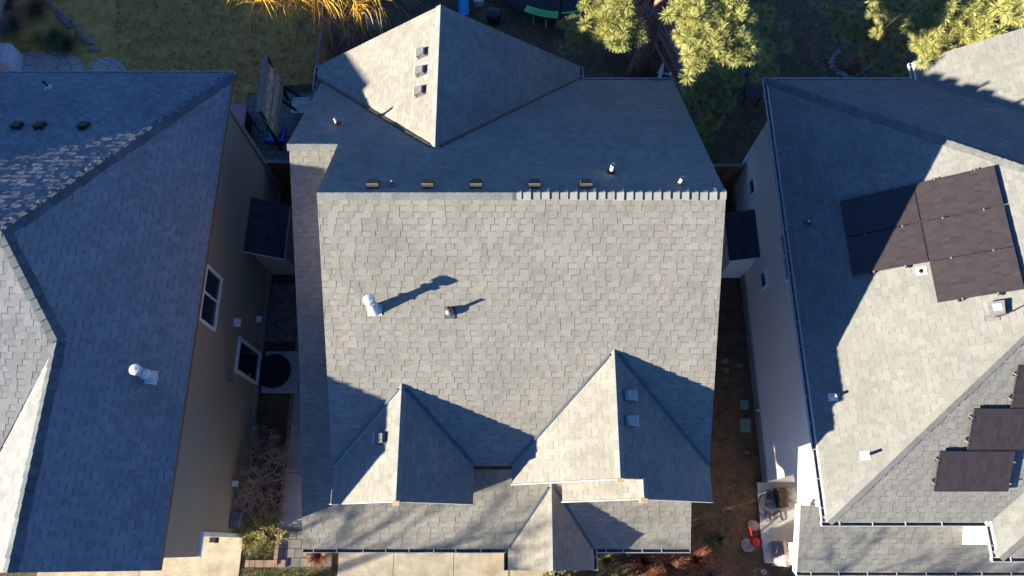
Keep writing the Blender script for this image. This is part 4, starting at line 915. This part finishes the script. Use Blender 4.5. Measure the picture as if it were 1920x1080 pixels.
# trampoline with green pad and illegible dark lettering
tr_ = empty('trampoline', at(1046, -70, .0), 'black trampoline with bright green pads behind the middle house', 'trampoline')
c = at(1046, -78, .85); rin = (at(1046, 24, .85) - c).length; rout = rin + .12
def ring(a, r0, r1, t0, t1, z0, z1, n=24, m=0):
    for i in range(n):
        u0, u1 = t0 + (t1 - t0) * i / n, t0 + (t1 - t0) * (i + 1) / n; q = lambda r, u, z: c + V((r * math.cos(u), r * math.sin(u), z))
        a.prism([q(r0, u0, z0), q(r1, u0, z1), q(r1, u1, z1), q(r0, u1, z0)], (0, 0, .025), m)
a = MB(); ring(a, .02, rin, 0, 6.2832, -.02, -.02, 40); a.build('mat', M_black, tr_)
a = MB(); ring(a, rin, rout + .1, 0, 6.2832, -.02, -.16, 48); a.build('skirt', mat('navy_fabric', (.02, .022, .035), .7), tr_)
a = MB(); ring(a, rin, rin + .06, R(-88), R(-58), .01, .0, 16); a.build('rim_pad', M_green, tr_)
a = MB(); ring(a, rin - .02, rout + .13, R(-118), R(-91), .03, -.02, 16); pad = a.build('rim_pad', M_green, tr_, label='wider green pad with dark lettering')
a = MB(); rr = random.Random(8)
for i in range(9):
    u = R(-111 + i * 1.9); rm = (rin + rout) / 2 + .05; o = c + V((rm * math.cos(u), rm * math.sin(u), .055)); tn = V((-math.sin(u), math.cos(u), 0)); rd = V((math.cos(u), math.sin(u), -.2))
    for _ in range(3): s0 = o + tn * rr.uniform(-.025, .025) + rd * rr.uniform(-.05, .05); a.bar(s0, s0 + tn * rr.uniform(-.03, .03) + rd * rr.uniform(.02, .05), .012, .006)
a.build('lettering', M_dgreen, pad)
for u in (-112, -101, -70, -45): a = MB(); q = c + V((rin * math.cos(R(u)), rin * math.sin(R(u)), -.1)); a.tube([q, q + V((.02, -.25, -.72))], .022, 6); a.build('leg', M_galv, tr_)
a = MB(); u = R(-89.5); q = c + V((rout * math.cos(u), rout * math.sin(u), -.3)); a.tube([q - V((0, 0, .5)), q + V((0, 0, .3)), q + V((0, -.02, 1.7))], .03, 8); a.build('net_pole', M_black, tr_)
# table and bench in the right garden
t = empty('garden_table', atg(1405, 190), 'dark slatted garden table near the corner of the beige house', 'table'); p = atg(1405, 188, .0); a = MB()
for i in range(7): c_ = V((0, -.24 + i * .08, .6)); c_.rotate(Matrix.Rotation(-.2, 3, 'Z')); a.box(p + c_, (.62, .07, .03), 0, -.2)
a.build('tabletop', mat('dark_wood', (.06, .045, .05), .8, var=.15), t)
for k in range(4): a = MB(); c_ = V(((-.26, .26)[k % 2], (-.22, .22)[k // 2], .29)); c_.rotate(Matrix.Rotation(-.2, 3, 'Z')); a.box(p + c_, (.05, .05, .58), 0, -.2); a.build('leg', M_dark, t)
t = empty('garden_chair', atg(1378, 155), 'dark green metal chair with a pale cushion in the right back garden', 'chair'); p = atg(1378, 152); M_dg = mat('dark_green_metal', (.03, .07, .075), .5)
a = MB(); a.box(p + V((0, 0, .4)), (.5, .42, .04)); a.build('seat', M_dg, t)
for s_ in (-1, 1): a = MB(); a.box(p + V((0, .27 * s_, .55)), (.56, .07, .05)); a.build('armrest', M_dg, t)
a = MB(); a.box(p + V((.26, 0, .6)), (.05, .46, .42)); a.build('backrest', M_dg, t)
a = MB(); a.box(p + V((.02, 0, .44)), (.34, .32, .05)); a.build('cushion', mat('pale_cushion', (.42, .38, .40), .8), t)
for k in range(4): a = MB(); a.box(p + V(((-.22, .22)[k % 2], (-.24, .24)[k // 2], .2)), (.04, .04, .38)); a.build('leg', M_dg, t)

def evergreen(base, label, r, h):  # unseen shrubs added below the frame to keep sun off the side yard
    t = empty('shade_evergreen', base, label, 'shrub'); b = V(base); a = MB(); a.tube([b, b + V((0, 0, h * .8))], [.05, .02], 6); a.build('trunk', M_bark, t); a = MB()
    for _ in range(1500):
        z = random.random() ** .8; rr_ = r * math.sqrt(random.random()) * (1 - .55 * z); t_ = random.random() * 6.28
        c = b + V((rr_ * math.cos(t_), rr_ * math.sin(t_), .1 + z * h)); d = V((random.gauss(0, 1), random.gauss(0, 1), random.gauss(0, 1))).normalized() * .07; e = d.orthogonal().normalized() * .05
        a.poly([c - e, c + d, c + e, c - d])
    a.build('crown', M_leaf, t)
evergreen((1.3, -1.1, .1), 'unseen upright evergreen added in front of the porch to shade the side yard', .62, 2.3)
evergreen((2.2, -1.95, .1), 'unseen middle evergreen added in the front bed to shade the side yard', .6, 2.2)
evergreen((3.4, -2.5, .0), 'unseen right-hand evergreen added in the front bed to shade the side yard', .6, 2.2)
